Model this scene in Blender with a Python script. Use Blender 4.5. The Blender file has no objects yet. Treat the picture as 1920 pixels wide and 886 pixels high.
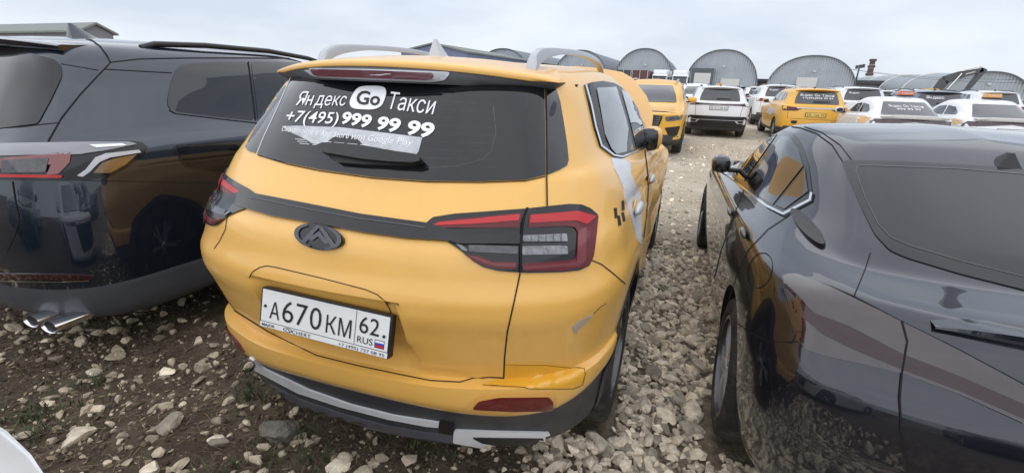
import bpy, bmesh, math, random
import numpy as np
from mathutils import Vector, Matrix
from mathutils.bvhtree import BVHTree
from mathutils.geometry import delaunay_2d_cdt
random.seed(7); RNG = np.random.default_rng(11)
SC = bpy.context.scene; COL = SC.collection
# ------------------------------------------------------------------ camera
FPX, YAW, PITCH, ROLL = 865.563, 0.351106, 0.326426, 0.0286238
CAM = Vector((1.045767, -1.134352, 1.557209))
_f = Vector((-math.sin(YAW)*math.cos(PITCH), math.cos(YAW)*math.cos(PITCH), -math.sin(PITCH)))
_r0 = Vector((math.cos(YAW), math.sin(YAW), 0)); _u0 = _r0.cross(_f)
_r = math.cos(ROLL)*_r0+math.sin(ROLL)*_u0; _u = -math.sin(ROLL)*_r0+math.cos(ROLL)*_u0
cd = bpy.data.cameras.new('camera'); cam = bpy.data.objects.new('camera', cd); COL.objects.link(cam)
cd.sensor_width = 36; cd.lens = FPX/1920*36; cd.clip_start = .02; cd.clip_end = 3000
cam.matrix_world = Matrix.Translation(CAM) @ Matrix((_r, _u, -_f)).transposed().to_4x4()
SC.camera = cam
def ray(u, v): return (_f+(u-960)/FPX*_r-(v-443)/FPX*_u).normalized()
# ------------------------------------------------------------------ light: overcast sky, one soft sun
SUN_EL, SUN_ROT = math.radians(76), math.radians(200)
w = bpy.data.worlds.new('World'); SC.world = w; w.use_nodes = True
nt = w.node_tree; nt.nodes.clear()
def N(nt, t, **k):
    n = nt.nodes.new(t)
    for a, b in k.items(): setattr(n, a, b)
    return n
sky = N(nt, 'ShaderNodeTexSky', sky_type='NISHITA', sun_disc=False, sun_elevation=SUN_EL, sun_rotation=SUN_ROT)
tc = N(nt, 'ShaderNodeTexCoord'); mp = N(nt, 'ShaderNodeMapping'); mp.inputs['Scale'].default_value = (1, 1, 3.2)
nz = N(nt, 'ShaderNodeTexNoise'); nz.inputs['Scale'].default_value = 2.3; nz.inputs['Detail'].default_value = 5; nz.inputs['Roughness'].default_value = .52
cr = N(nt, 'ShaderNodeValToRGB'); cr.color_ramp.elements[0].position = .36; cr.color_ramp.elements[1].position = .64
cr.color_ramp.elements[0].color = (4.4, 5.05, 6.2, 1); cr.color_ramp.elements[1].color = (7.2, 7.7, 8.4, 1)
sep = N(nt, 'ShaderNodeSeparateXYZ'); hr = N(nt, 'ShaderNodeValToRGB')
hr.color_ramp.elements[0].position = 0; hr.color_ramp.elements[0].color = (7.5, 7.8, 8.1, 1)
hr.color_ramp.elements[1].position = .22; hr.color_ramp.elements[1].color = (5.9, 6.5, 7.5, 1)
mx0 = N(nt, 'ShaderNodeMix', data_type='RGBA'); mx0.inputs['Factor'].default_value = .38
mx = N(nt, 'ShaderNodeMix', data_type='RGBA'); mx.inputs['Factor'].default_value = .92
bg = N(nt, 'ShaderNodeBackground'); bg.inputs['Strength'].default_value = .1; out = N(nt, 'ShaderNodeOutputWorld')
L = nt.links.new
L(tc.outputs['Generated'], mp.inputs[0]); L(mp.outputs[0], nz.inputs['Vector']); L(nz.outputs[0], cr.inputs[0])
L(tc.outputs['Generated'], sep.inputs[0]); L(sep.outputs['Z'], hr.inputs[0])
L(cr.outputs[0], mx0.inputs['A']); L(hr.outputs[0], mx0.inputs['B'])
L(sky.outputs[0], mx.inputs['A']); L(mx0.outputs['Result'], mx.inputs['B']); L(mx.outputs['Result'], bg.inputs['Color']); L(bg.outputs[0], out.inputs[0])
sl = bpy.data.lights.new('sun', 'SUN'); sl.energy = 1.5; sl.angle = math.radians(140); sl.color = (1, .98, .95)
so = bpy.data.objects.new('sun', sl); COL.objects.link(so)
so.rotation_euler = Vector((math.sin(SUN_ROT)*math.cos(SUN_EL), math.cos(SUN_ROT)*math.cos(SUN_EL), math.sin(SUN_EL))).to_track_quat('Z', 'Y').to_euler()
SC.view_settings.view_transform = 'Standard'; SC.view_settings.look = 'None'; SC.view_settings.exposure = .42; SC.view_settings.gamma = 1
SC.view_settings.use_curve_mapping = False
# ------------------------------------------------------------------ materials
MATS = {}
def mat(name, col, rough=.5, metal=0., coat=0., spec=.5, noise=0., nscale=8., bump=0., bscale=60., emit=None, island=0., alpha=1., flake=0., dirt=0., croug=.03, cior=1.5):
    if name in MATS: return MATS[name]
    m = bpy.data.materials.new(name); m.use_nodes = True; t = m.node_tree; b = t.nodes['Principled BSDF']; L = t.links.new
    b.inputs['Base Color'].default_value = (*col, 1); b.inputs['Roughness'].default_value = rough; b.inputs['Metallic'].default_value = metal
    b.inputs['Coat Weight'].default_value = coat; b.inputs['Coat Roughness'].default_value = croug; b.inputs['Specular IOR Level'].default_value = spec
    b.inputs['Alpha'].default_value = alpha; b.inputs['Coat IOR'].default_value = cior
    tcn = N(t, 'ShaderNodeTexCoord')
    src = None
    if noise:
        n = N(t, 'ShaderNodeTexNoise'); n.inputs['Scale'].default_value = nscale; n.inputs['Detail'].default_value = 6; n.inputs['Roughness'].default_value = .65
        L(tcn.outputs['Object'], n.inputs['Vector'])
        r = N(t, 'ShaderNodeMapRange'); r.inputs['From Min'].default_value = .3; r.inputs['From Max'].default_value = .7
        r.inputs['To Min'].default_value = 1-noise; r.inputs['To Max'].default_value = 1+noise; L(n.outputs[0], r.inputs[0])
        v = N(t, 'ShaderNodeVectorMath', operation='SCALE'); v.inputs[0].default_value = col; L(r.outputs[0], v.inputs['Scale']); src = v.outputs[0]
    if island:
        g = N(t, 'ShaderNodeNewGeometry'); r = N(t, 'ShaderNodeMapRange'); r.inputs['To Min'].default_value = 1-island; r.inputs['To Max'].default_value = 1+island
        L(g.outputs['Random Per Island'], r.inputs[0]); v = N(t, 'ShaderNodeVectorMath', operation='SCALE')
        if src: L(src, v.inputs[0])
        else: v.inputs[0].default_value = col
        L(r.outputs[0], v.inputs['Scale']); src = v.outputs[0]
    if dirt:                                     # dust film: patchy pale brown over the paint
        n = N(t, 'ShaderNodeTexNoise'); n.inputs['Scale'].default_value = 5; n.inputs['Detail'].default_value = 9; n.inputs['Roughness'].default_value = .72
        L(tcn.outputs['Object'], n.inputs['Vector'])
        r = N(t, 'ShaderNodeMapRange'); r.inputs['From Min'].default_value = .42; r.inputs['From Max'].default_value = .78; r.inputs['To Max'].default_value = dirt; L(n.outputs[0], r.inputs[0])
        k = N(t, 'ShaderNodeMix', data_type='RGBA'); k.inputs['B'].default_value = (.30, .25, .19, 1)
        if src: L(src, k.inputs['A'])
        else: k.inputs['A'].default_value = (*col, 1)
        L(r.outputs[0], k.inputs['Factor']); src = k.outputs['Result']
        rr = N(t, 'ShaderNodeMapRange'); rr.inputs['From Min'].default_value = .35; rr.inputs['From Max'].default_value = .75
        rr.inputs['To Min'].default_value = croug; rr.inputs['To Max'].default_value = croug+.16*min(1, dirt*4); L(n.outputs[0], rr.inputs[0]); L(rr.outputs[0], b.inputs['Coat Roughness'])
    if src: L(src, b.inputs['Base Color'])
    if bump:
        n = N(t, 'ShaderNodeTexNoise'); n.inputs['Scale'].default_value = bscale; n.inputs['Detail'].default_value = 5; L(tcn.outputs['Object'], n.inputs['Vector'])
        bp = N(t, 'ShaderNodeBump'); bp.inputs['Strength'].default_value = bump; bp.inputs['Distance'].default_value = .02; L(n.outputs[0], bp.inputs['Height']); L(bp.outputs[0], b.inputs['Normal'])
    if emit: b.inputs['Emission Color'].default_value = (*emit, 1); b.inputs['Emission Strength'].default_value = 1
    MATS[name] = m; return m
YEL = mat('taxi_yellow_paint', (.83, .46, .10), .40, coat=.6, dirt=.07, noise=.02, croug=.07)
YEL2 = mat('fresh_yellow_paint', (.80, .40, .03), .25, coat=.6)
YELB = mat('bright_yellow_paint', (.80, .42, .04), .35, coat=.5, dirt=.08)
HOODP = mat('peach_yellow_paint', (.84, .52, .22), .5, coat=.1)
BLK = mat('black_car_paint', (.014, .0155, .024), .28, metal=.5, coat=1., spec=.15, dirt=.012, croug=.015, cior=1.6)
BLKN = mat('navy_black_car_paint', (.014, .020, .034), .28, metal=.5, coat=1., spec=.15, dirt=.010, croug=.015, cior=1.7)
WHT = mat('white_car_paint', (.78, .78, .79), .35, coat=.6, dirt=.1)
GRY = mat('grey_car_paint', (.14, .17, .21), .3, metal=.3, coat=.8)
DRK = mat('dark_car_paint', (.03, .035, .045), .3, coat=.9)
GLASS = mat('tinted_car_glass', (.007, .008, .011), .04, coat=1, spec=.1, cior=1.45, dirt=.02, croug=.02)
SGLASS = mat('side_window_glass', (.008, .009, .012), .02, coat=1, spec=.25)
PLAS = mat('dark_grey_plastic', (.035, .036, .042), .55, noise=.15, nscale=6, dirt=.2)
BPLAS = mat('black_plastic', (.012, .012, .013), .35, noise=.1)
GLOSS = mat('gloss_black_trim', (.008, .008, .010), .2, coat=.6, spec=.2, dirt=.04)
GAPM = mat('panel_gap_dark', (.006, .005, .005), .9)
BSILV = mat('bright_silver_trim', (.74, .75, .77), .35, metal=.2, noise=.06, dirt=.06)
RAILM = mat('satin_rail', (.46, .47, .49), .35, metal=.5)
SILV = mat('silver_plastic', (.55, .56, .58), .38, metal=.35, noise=.05)
CHROME = mat('chrome', (.75, .75, .76), .12, metal=1)
DCHR = mat('dark_chrome', (.09, .092, .10), .25, metal=.9, dirt=.1)
RED = mat('red_lamp_lens', (.50, .010, .012), .35, coat=.25)
DRED = mat('dark_red_lamp_lens', (.12, .005, .008), .25, coat=.4, spec=.3)
VRED = mat('deep_red_lamp_lens', (.035, .006, .010), .08, coat=1)
CLEAR = mat('clear_lamp_lens', (.15, .15, .16), .15, metal=.5, coat=1, noise=.5, nscale=60)
LENSG = mat('grey_lamp_lens', (.05, .05, .055), .15, metal=.4, coat=1, noise=.4, nscale=50)
BRLENS = mat('brake_lamp_lens', (.13, .035, .045), .3, coat=.5, noise=.15, nscale=30)
AMBER = mat('amber_reflection_lens', (.20, .11, .035), .2, coat=1)
TYRE = mat('tyre_rubber', (.018, .018, .019), .8, noise=.3, nscale=20, bump=.4, bscale=90, dirt=.35)
RIM = mat('alloy_rim', (.60, .61, .63), .35, metal=.7, dirt=.08)
PLATEW = mat('plate_white', (.78, .78, .76), .4, noise=.03)
PLATEY = mat('plate_yellow', (.80, .55, .10), .4)
INK = mat('black_ink', (.010, .010, .010), .5)
STICK = mat('white_vinyl', (.85, .85, .85), .5)
FILM = mat('torn_grey_film', (.60, .60, .62), .5, noise=.25, nscale=14, alpha=.85)
WHTG = mat('white_grey_vinyl', (.62, .62, .64), .4, noise=.06, coat=.3)
# ------------------------------------------------------------------ mesh helpers
def link(name, verts, faces, m, parent=None, smooth=None, mats=None, mi=None):
    me = bpy.data.meshes.new(name); o = bpy.data.objects.new(name, me); COL.objects.link(o)
    loc = Vector(parent['_w']) if parent is not None and '_w' in parent else Vector((0, 0, 0))
    me.from_pydata([tuple(Vector(v)-loc) for v in verts], [], [tuple(f) for f in faces])
    for q in (mats or [m]): me.materials.append(q)
    if mi is not None: me.polygons.foreach_set('material_index', mi)
    if smooth is not None:
        me.polygons.foreach_set('use_smooth', [True]*len(me.polygons)); me.set_sharp_from_angle(angle=math.radians(smooth))
    if parent is not None and '_w' in parent: o['_w'] = tuple(parent['_w'])
    me.update(); o.parent = parent; return o
def linkbm(name, bm, m, parent=None, smooth=None):
    bm.verts.index_update(); v = [x.co.copy() for x in bm.verts]; f = [[x.index for x in p.verts] for p in bm.faces]; bm.free()
    return link(name, v, f, m, parent, smooth)
def thing(name, label, cat, loc=(0, 0, 0), group=None):
    o = bpy.data.objects.new(name, None); COL.objects.link(o); o.location = loc; o['_w'] = tuple(loc); o['label'] = label; o['category'] = cat
    if group: o['group'] = group
    return o
def tag(o, label, cat, group=None):
    o['label'] = label; o['category'] = cat
    if group: o['group'] = group
    return o
def struct(o, kind='structure'): o['kind'] = kind; return o
def box_bm(bm, c, s, rot=None, bev=0):
    r = bmesh.ops.create_cube(bm, size=1); vs = r['verts']
    bmesh.ops.scale(bm, vec=s, verts=vs)
    if bev: vs = list({v for e in bmesh.ops.bevel(bm, geom=list({e for v in vs for e in v.link_edges}), offset=bev, segments=2, affect='EDGES', profile=.5)['faces'] for v in e.verts} | {v for v in vs if v.is_valid})
    M = Matrix.Translation(c) @ (rot.to_4x4() if rot else Matrix())
    bmesh.ops.transform(bm, matrix=M, verts=vs); return vs
def tube_bm(bm, pts, r, seg=10, close=True):
    pts = [Vector(p) for p in pts]; rs = r if isinstance(r, (list, tuple)) else [r]*len(pts); rings = []
    for i, p in enumerate(pts):
        d = (pts[min(i+1, len(pts)-1)]-pts[max(i-1, 0)]).normalized(); a = d.cross(Vector((0, 0, 1)))
        if a.length < 1e-3: a = d.cross(Vector((1, 0, 0)))
        a.normalize(); b = a.cross(d).normalized()
        rings.append([bm.verts.new(p+rs[i]*(math.cos(2*math.pi*k/seg)*a+math.sin(2*math.pi*k/seg)*b)) for k in range(seg)])
    for i in range(len(rings)-1):
        for k in range(seg): bm.faces.new((rings[i][k], rings[i][(k+1) % seg], rings[i+1][(k+1) % seg], rings[i+1][k]))
    if close: bm.faces.new(rings[0]); bm.faces.new(rings[-1][::-1])
def ellipsoid_bm(bm, c, s, rot=None, sub=3):
    vs = bmesh.ops.create_icosphere(bm, subdivisions=sub, radius=1)['verts']
    bmesh.ops.transform(bm, matrix=Matrix.Translation(c) @ (rot.to_4x4() if rot else Matrix()) @ Matrix.Diagonal((*s, 1)), verts=vs); return vs
def prism(name, poly, depth, place, m, parent, smooth=None, bev=0):
    """outline poly [(a,b)..] extruded 0..depth; place(a,b,d)->point"""
    bm = bmesh.new(); A = [bm.verts.new(place(a, b, 0)) for a, b in poly]; B = [bm.verts.new(place(a, b, depth)) for a, b in poly]; n = len(poly)
    bm.faces.new(A[::-1]); bm.faces.new(B)
    for i in range(n): bm.faces.new((A[i], A[(i+1) % n], B[(i+1) % n], B[i]))
    bmesh.ops.recalc_face_normals(bm, faces=bm.faces)
    if bev: bmesh.ops.bevel(bm, geom=bm.edges[:], offset=bev, segments=2, affect='EDGES', profile=.5)
    bmesh.ops.triangulate(bm, faces=[f for f in bm.faces if len(f.verts) > 4])
    return linkbm(name, bm, m, parent, smooth)
def rnd(poly, r, n=4):
    P = [Vector(p) for p in poly]; o = []
    for i, p in enumerate(P):
        a, b = P[i-1], P[(i+1) % len(P)]; ra = min(r, (a-p).length*.45); rb = min(r, (b-p).length*.45)
        s, e = p+(a-p).normalized()*ra, p+(b-p).normalized()*rb
        for k in range(n+1):
            t = k/n; o.append((s*(1-t)**2+p*2*t*(1-t)+e*t*t)[:])
    return o
def pchip(x, y, xn):
    x = np.asarray(x, float); y = np.asarray(y, float); h = np.diff(x); h[h < 1e-9] = 1e-9; d = np.diff(y, axis=0)/h[:, None]
    m = np.zeros_like(y)
    for j in range(y.shape[1]):
        for i in range(1, len(x)-1):
            if d[i-1, j]*d[i, j] > 0:
                w1 = 2*h[i]+h[i-1]; w2 = h[i]+2*h[i-1]; m[i, j] = (w1+w2)/(w1/d[i-1, j]+w2/d[i, j])
        m[0, j] = d[0, j]; m[-1, j] = d[-1, j]
    i = np.clip(np.searchsorted(x, xn, 'right')-1, 0, len(x)-2); t = ((xn-x[i])/h[i])[:, None]; H = h[i][:, None]
    return (2*t**3-3*t**2+1)*y[i]+(t**3-2*t**2+t)*H*m[i]+(-2*t**3+3*t**2)*y[i+1]+(t**3-t**2)*H*m[i+1]
class Loft:
    """Car shell: levels = list of (part, [control points (x,y,z) from rear centre round the side to front centre]); last level is the roof ridge (x=0)."""
    def __init__(s, levels, nu=7, nv=5, post=None):
        parts = [p for p, _ in levels]; C = np.array([l for _, l in levels], float)           # levels x K x 3
        nl, K, _ = C.shape
        cols = []
        for i in range(nl):
            P = C[i]; mir = np.array([-1, 1, 1.])
            E = np.vstack([P[2:0:-1]*mir, P, P[-2:-4:-1]*mir])                                  # mirrored ends keep the centre line smooth
            t = np.concatenate([[0], np.cumsum(np.maximum(np.linalg.norm(np.diff(C.mean(0)[[2, 1]+list(range(K))+[K-2, K-3]]*np.array([1, 1, 1]), axis=0), axis=1), 1e-3))])
            xs = np.concatenate([np.linspace(t[2+k], t[3+k], nu, endpoint=False) for k in range(K-1)]+[[t[1+K]]])
            cols.append(pchip(t, E, xs))
        G = np.array(cols)                                                                       # nl x M x 3
        tl = np.concatenate([[0], np.cumsum(np.maximum(np.linalg.norm(np.diff(G, axis=0), axis=2).mean(1), 4e-3))])
        n_each = [max(1, min(14, int(round((tl[i+1]-tl[i])/(.085/nv))))) for i in range(nl-1)]
        tv = np.concatenate([np.linspace(tl[i], tl[i+1], n_each[i], endpoint=False) for i in range(nl-1)]+[[tl[-1]]])
        R = pchip(tl, G.reshape(nl, -1), tv).reshape(len(tv), G.shape[1], 3)
        s.row_part = sum(([parts[i]]*n_each[i] for i in range(nl-1)), [])
        if post: R = post(R)
        s.R = R; V, M, _ = R.shape
        left = R[:, -2:0:-1]*np.array([-1, 1, 1.])
        ring = np.concatenate([R, left], axis=1); s.n = ring.shape[1]; s.ring = ring
    def build(s, warp=None, origin=(0, 0, 0)):
        ring = s.ring+np.array(origin); V = ring.shape[0]; n = s.n
        P = [Vector(p) for p in ring.reshape(-1, 3)]
        if warp: P = [warp(p) for p in P]
        F = []; part = []
        for i in range(V-1):
            for j in range(n): F.append((i*n+j, i*n+(j+1) % n, (i+1)*n+(j+1) % n, (i+1)*n+j)); part.append(s.row_part[i])
        bm = bmesh.new(); vs = [bm.verts.new(p) for p in P]; lay = bm.faces.layers.int.new('part'); s.names = sorted(set(part))
        for f, q in zip(F, part):
            try: bf = bm.faces.new([vs[k] for k in f]); bf[lay] = s.names.index(q)
            except ValueError: pass
        bmesh.ops.remove_doubles(bm, verts=bm.verts, dist=2e-5)
        bot = bm.faces.new([v for v in vs[:n]][::-1]); bot[lay] = s.names.index(s.row_part[0])
        for f in [f for f in bm.faces if f.calc_area() < 1e-12]: bm.faces.remove(f)
        bmesh.ops.dissolve_degenerate(bm, dist=1e-5, edges=bm.edges)
        bmesh.ops.recalc_face_normals(bm, faces=bm.faces)
        s.bvh = BVHTree.FromBMesh(bm); s.bm = bm; s.lay = lay; return s
    def shell(s, mats, parent, arches=(), smooth=38, rename=None):
        """cut the wheel arches, then one object per part of the shell"""
        me = bpy.data.meshes.new('shell'); bmesh.ops.triangulate(s.bm, faces=[f for f in s.bm.faces if len(f.verts) > 4]); s.bm.to_mesh(me); o = bpy.data.objects.new('shell', me); COL.objects.link(o)
        for q in s.names: me.materials.append(mats[q])
        me.materials.append(GAPM)
        a = me.attributes['part']; vals = [a.data[i].value for i in range(len(me.polygons))]; me.polygons.foreach_set('material_index', vals)
        cb = bmesh.new()
        for (cx, cy, cz, r, wd) in arches:
            q = bmesh.ops.create_cone(cb, cap_ends=True, segments=40, radius1=r, radius2=r, depth=wd)
            bmesh.ops.transform(cb, matrix=Matrix.Translation((cx, cy, cz)) @ Matrix.Rotation(math.pi/2, 4, 'Y'), verts=q['verts'])
        dg = None
        if arches:
            cm = bpy.data.meshes.new('cut'); cb.to_mesh(cm); cm.materials.append(GAPM); co = bpy.data.objects.new('cut', cm); COL.objects.link(co)
            md = o.modifiers.new('b', 'BOOLEAN'); md.operation = 'DIFFERENCE'; md.solver = 'EXACT'; md.object = co; md.material_mode = 'TRANSFER'
            dg = bpy.context.evaluated_depsgraph_get(); me2 = bpy.data.meshes.new_from_object(o.evaluated_get(dg)); bpy.data.objects.remove(co)
        else: me2 = me.copy()
        cb.free(); mm = list(me2.materials); bpy.data.objects.remove(o)
        outs = {}
        pidx = [mm[p.material_index].name for p in me2.polygons]
        want = {}
        for q in s.names: want.setdefault((rename or {}).get(q, q), set()).add(mats[q].name)
        want['wheel_well'] = {GAPM.name}
        vco = [v.co.copy() for v in me2.vertices]
        for q, ms in want.items():
            fs = [p for p, nm in zip(me2.polygons, pidx) if nm in ms]
            if not fs: continue
            if q == 'wheel_well' and arches:                    # one object per arch
                for k_ in range(len(arches)):
                    gs = [p for p in fs if min(range(len(arches)), key=lambda n_: (p.center-Vector(arches[n_][:3])).length) == k_]
                    used = sorted({i for p in gs for i in p.vertices}); mp_ = {i: j for j, i in enumerate(used)}
                    if gs: link(q, [vco[i] for i in used], [[mp_[i] for i in p.vertices] for p in gs], GAPM, parent, smooth)
                continue
            used = sorted({i for p in fs for i in p.vertices}); mp_ = {i: k for k, i in enumerate(used)}
            mtl = [m_ for m_ in mm if m_ and m_.name in ms][0]
            outs[q] = link(q, [vco[i] for i in used], [[mp_[i] for i in p.vertices] for p in fs], mtl, parent, smooth)
        return outs
    def px(s, u, v):
        d = ray(u, v); h = s.bvh.ray_cast(CAM, d)
        if h[0] is None: return None
        n = h[1]; n = n if n.dot(d) < 0 else -n
        return h[0], n
    def axis(s, ax, sign, off=(0, 0, 0)):
        """projector along an axis: 'x' side views (y,z), 'y' rear/front views (x,z), 'z' top (x,y)"""
        def f(a, b):
            if ax == 'x': o_, d = Vector((sign*6+off[0], a, b)), Vector((-sign, 0, 0))
            elif ax == 'y': o_, d = Vector((a, sign*20, b)), Vector((0, -sign, 0))
            else: o_, d = Vector((a, b, 9)), Vector((0, 0, -1))
            h = s.bvh.ray_cast(o_, d)
            if h[0] is None: return None
            n = h[1]; n = n if n.dot(d) < 0 else -n
            return h[0], n
        return f
def patch(poly, P, off=.003, step=8., thick=.006):
    """a sheet with outline poly (2D) laid on a surface through projector P; returns verts, faces"""
    Q = []; pts = [Vector(p) for p in poly]
    for i, p in enumerate(pts):
        q = pts[(i+1) % len(pts)]; k = max(1, int((q-p).length/step))
        Q += [p.lerp(q, j/k) for j in range(k)]
    n = len(Q); xs = [p.x for p in Q]; ys = [p.y for p in Q]
    inner = []; x = min(xs)+step*.37
    while x < max(xs):
        y = min(ys)+step*.41
        while y < max(ys): inner.append(Vector((x, y))); y += step
        x += step
    def inside(p):
        c = False; j = n-1
        for i in range(n):
            if (Q[i].y > p.y) != (Q[j].y > p.y) and p.x < (Q[j].x-Q[i].x)*(p.y-Q[i].y)/(Q[j].y-Q[i].y)+Q[i].x: c = not c
            j = i
        return c
    inner = [p for p in inner if inside(p) and min((p-q).length for q in Q) > step*.35]
    r = delaunay_2d_cdt(Q+inner, [], [list(range(n))], 1, 1e-6)
    V2, F = r[0], r[2]
    hit = [P(p.x, p.y) for p in V2]; keep = {}
    V = []; NN = []
    for i, h in enumerate(hit):
        if h: keep[i] = len(V); V.append(h[0]+h[1]*off); NN.append(h[1])
    F = [[keep[i] for i in f] for f in F if all(i in keep for i in f)]
    if not F: return [], []
    # consistent winding with the surface normal
    a = F[0]; nn = (V[a[1]]-V[a[0]]).cross(V[a[2]]-V[a[0]])
    if nn.dot(NN[a[0]]) < 0: F = [f[::-1] for f in F]
    cnt = {}
    for f in F:
        for i in range(len(f)):
            e = (f[i], f[(i+1) % len(f)]); cnt[e] = 1
    bd = [e for e in cnt if (e[1], e[0]) not in cnt]; low = {}
    for e in bd:
        for i in e:
            if i not in low: low[i] = len(V); V.append(V[i]-NN[i]*thick)
    F2 = [(e[1], e[0], low[e[0]], low[e[1]]) for e in bd]
    return V, F+F2
def decal(name, poly, P, m, parent, off=.003, step=8., thick=.006, mirror=None, label=None):
    V, F = patch(poly, P, off, step, thick)
    if not V: print('EMPTY decal', name, poly[:2]); return []
    o = [link(name, V, F, m, parent, 40)]
    if mirror: o.append(link(name, [mirror(v) for v in V], [f[::-1] for f in F], m, parent, 40))
    return o
def line(name, pts, P, m, parent, w=2., off=.0015, step=8., mirror=None, close=False):
    """panel gap or moulding: ribbon of width w along a 2D polyline"""
    p = [Vector(q) for q in pts]; D = []
    for i in range(len(p)-1):
        k = max(1, int((p[i+1]-p[i]).length/step)); D += [p[i].lerp(p[i+1], j/k) for j in range(k)]
    D.append(p[-1]); A, B = [], []
    for i in range(len(D)):
        d = (D[min(i+1, len(D)-1)]-D[max(i-1, 0)]).normalized(); n = Vector((-d.y, d.x)); A.append(D[i]+n*w/2); B.append(D[i]-n*w/2)
    V = []; F = []; ok = []
    for a, b in zip(A, B):
        ha, hb = P(*a), P(*b)
        if ha and hb: ok.append((len(V), len(V)+1)); V += [ha[0]+ha[1]*off, hb[0]+hb[1]*off]
        else: ok.append(None)
    for i in range(len(ok)-1):
        if ok[i] and ok[i+1] and (V[ok[i][0]]-V[ok[i+1][0]]).length < .25: F.append((ok[i][0], ok[i][1], ok[i+1][1], ok[i+1][0]))
    if not F: print('EMPTY line', name); return []
    o = [link(name, V, F, m, parent)]
    if mirror: o.append(link(name, [mirror(v) for v in V], [f[::-1] for f in F], m, parent))
    return o
_TX = {}
def glyphs(s, bold=0., shear=0., spacing=1.):
    k = (s, bold, shear, spacing)
    if k in _TX: return _TX[k]
    cu = bpy.data.curves.new('t', 'FONT'); cu.body = s; cu.size = 1; cu.offset = bold; cu.shear = shear; cu.space_character = spacing; cu.resolution_u = 3; cu.fill_mode = 'FRONT'
    o = bpy.data.objects.new('t', cu); COL.objects.link(o); dg = bpy.context.evaluated_depsgraph_get(); me = bpy.data.meshes.new_from_object(o.evaluated_get(dg))
    V = [v.co.to_2d() for v in me.vertices]; F = [list(p.vertices) for p in me.polygons]
    bpy.data.objects.remove(o); bpy.data.meshes.remove(me)
    for i, c in enumerate(s):                                # this letter's outline fills solid: redraw it as two stems and a bar
        if c == 'н':
            e0, e1 = glyphs(s[:i], bold, shear, spacing)[2]+_TX['x0'], glyphs(s[:i+1].replace('н', 'и'), bold, shear, spacing)[2]+_TX['x0']
            F = [f for f in F if not all(e0 < V[q].x <= e1+.02 for q in f)]; h = .52; a, b = e0+.07, e0+.47; n0 = len(V); st = .085
            for (x0_, y0_, x1_, y1_) in ((a, 0, a+st, h), (b-st, 0, b, h), (a+st, h*.44, b-st, h*.60)):
                k0 = len(V); V += [Vector((x0_, y0_)), Vector((x1_, y0_)), Vector((x1_, y1_)), Vector((x0_, y1_))]; F.append([k0, k0+1, k0+2, k0+3])
            us = sorted({q for f in F for q in f}); mp_ = {q: k_ for k_, q in enumerate(us)}; V = [V[q] for q in us]; F = [[mp_[q] for q in f] for f in F]
    x0, x1 = min(v.x for v in V), max(v.x for v in V); _TX['x0'] = x0
    V = [((v.x-x0)/(x1-x0), v.y/.73) for v in V]         # 0..1 wide, 0..1 = baseline..cap height
    _TX[k] = (V, F, x1-x0); return _TX[k]
def quadmap(q):
    """unit square -> quad BL,BR,TR,TL (projective)"""
    (x0, y0), (x1, y1), (x2, y2), (x3, y3) = q
    dx1, dx2, dx3 = x1-x2, x3-x2, x0-x1+x2-x3; dy1, dy2, dy3 = y1-y2, y3-y2, y0-y1+y2-y3
    den = dx1*dy2-dx2*dy1; g = (dx3*dy2-dx2*dy3)/den; h = (dx1*dy3-dx3*dy1)/den
    a, b, c, d, e, f = x1-x0+g*x1, x3-x0+h*x3, x0, y1-y0+g*y1, y3-y0+h*y3, y0
    return lambda s, t: ((a*s+b*t+c)/(g*s+h*t+1), (d*s+e*t+f)/(g*s+h*t+1))
def text_on(name, s, quad, P, m, parent, off=.0045, bold=0., shear=0., spacing=1.):
    V, F, _ = glyphs(s, bold, shear, spacing); H = quadmap(quad); W = []; keep = {}
    for i, v in enumerate(V):
        h = P(*H(*v))
        if h: keep[i] = len(W); W.append(h[0]+h[1]*off)
    F = [[keep[i] for i in f] for f in F if all(i in keep for i in f)]
    return link(name, W, F, m, parent) if F else None
def planeP(o_, ex, ey):
    o_, ex, ey = Vector(o_), Vector(ex), Vector(ey); n = ex.cross(ey).normalized()
    return lambda a, b: (o_+ex*a+ey*b, n)
def rect(x0, y0, x1, y1): return [(x0, y0), (x1, y0), (x1, y1), (x0, y1)]
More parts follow.
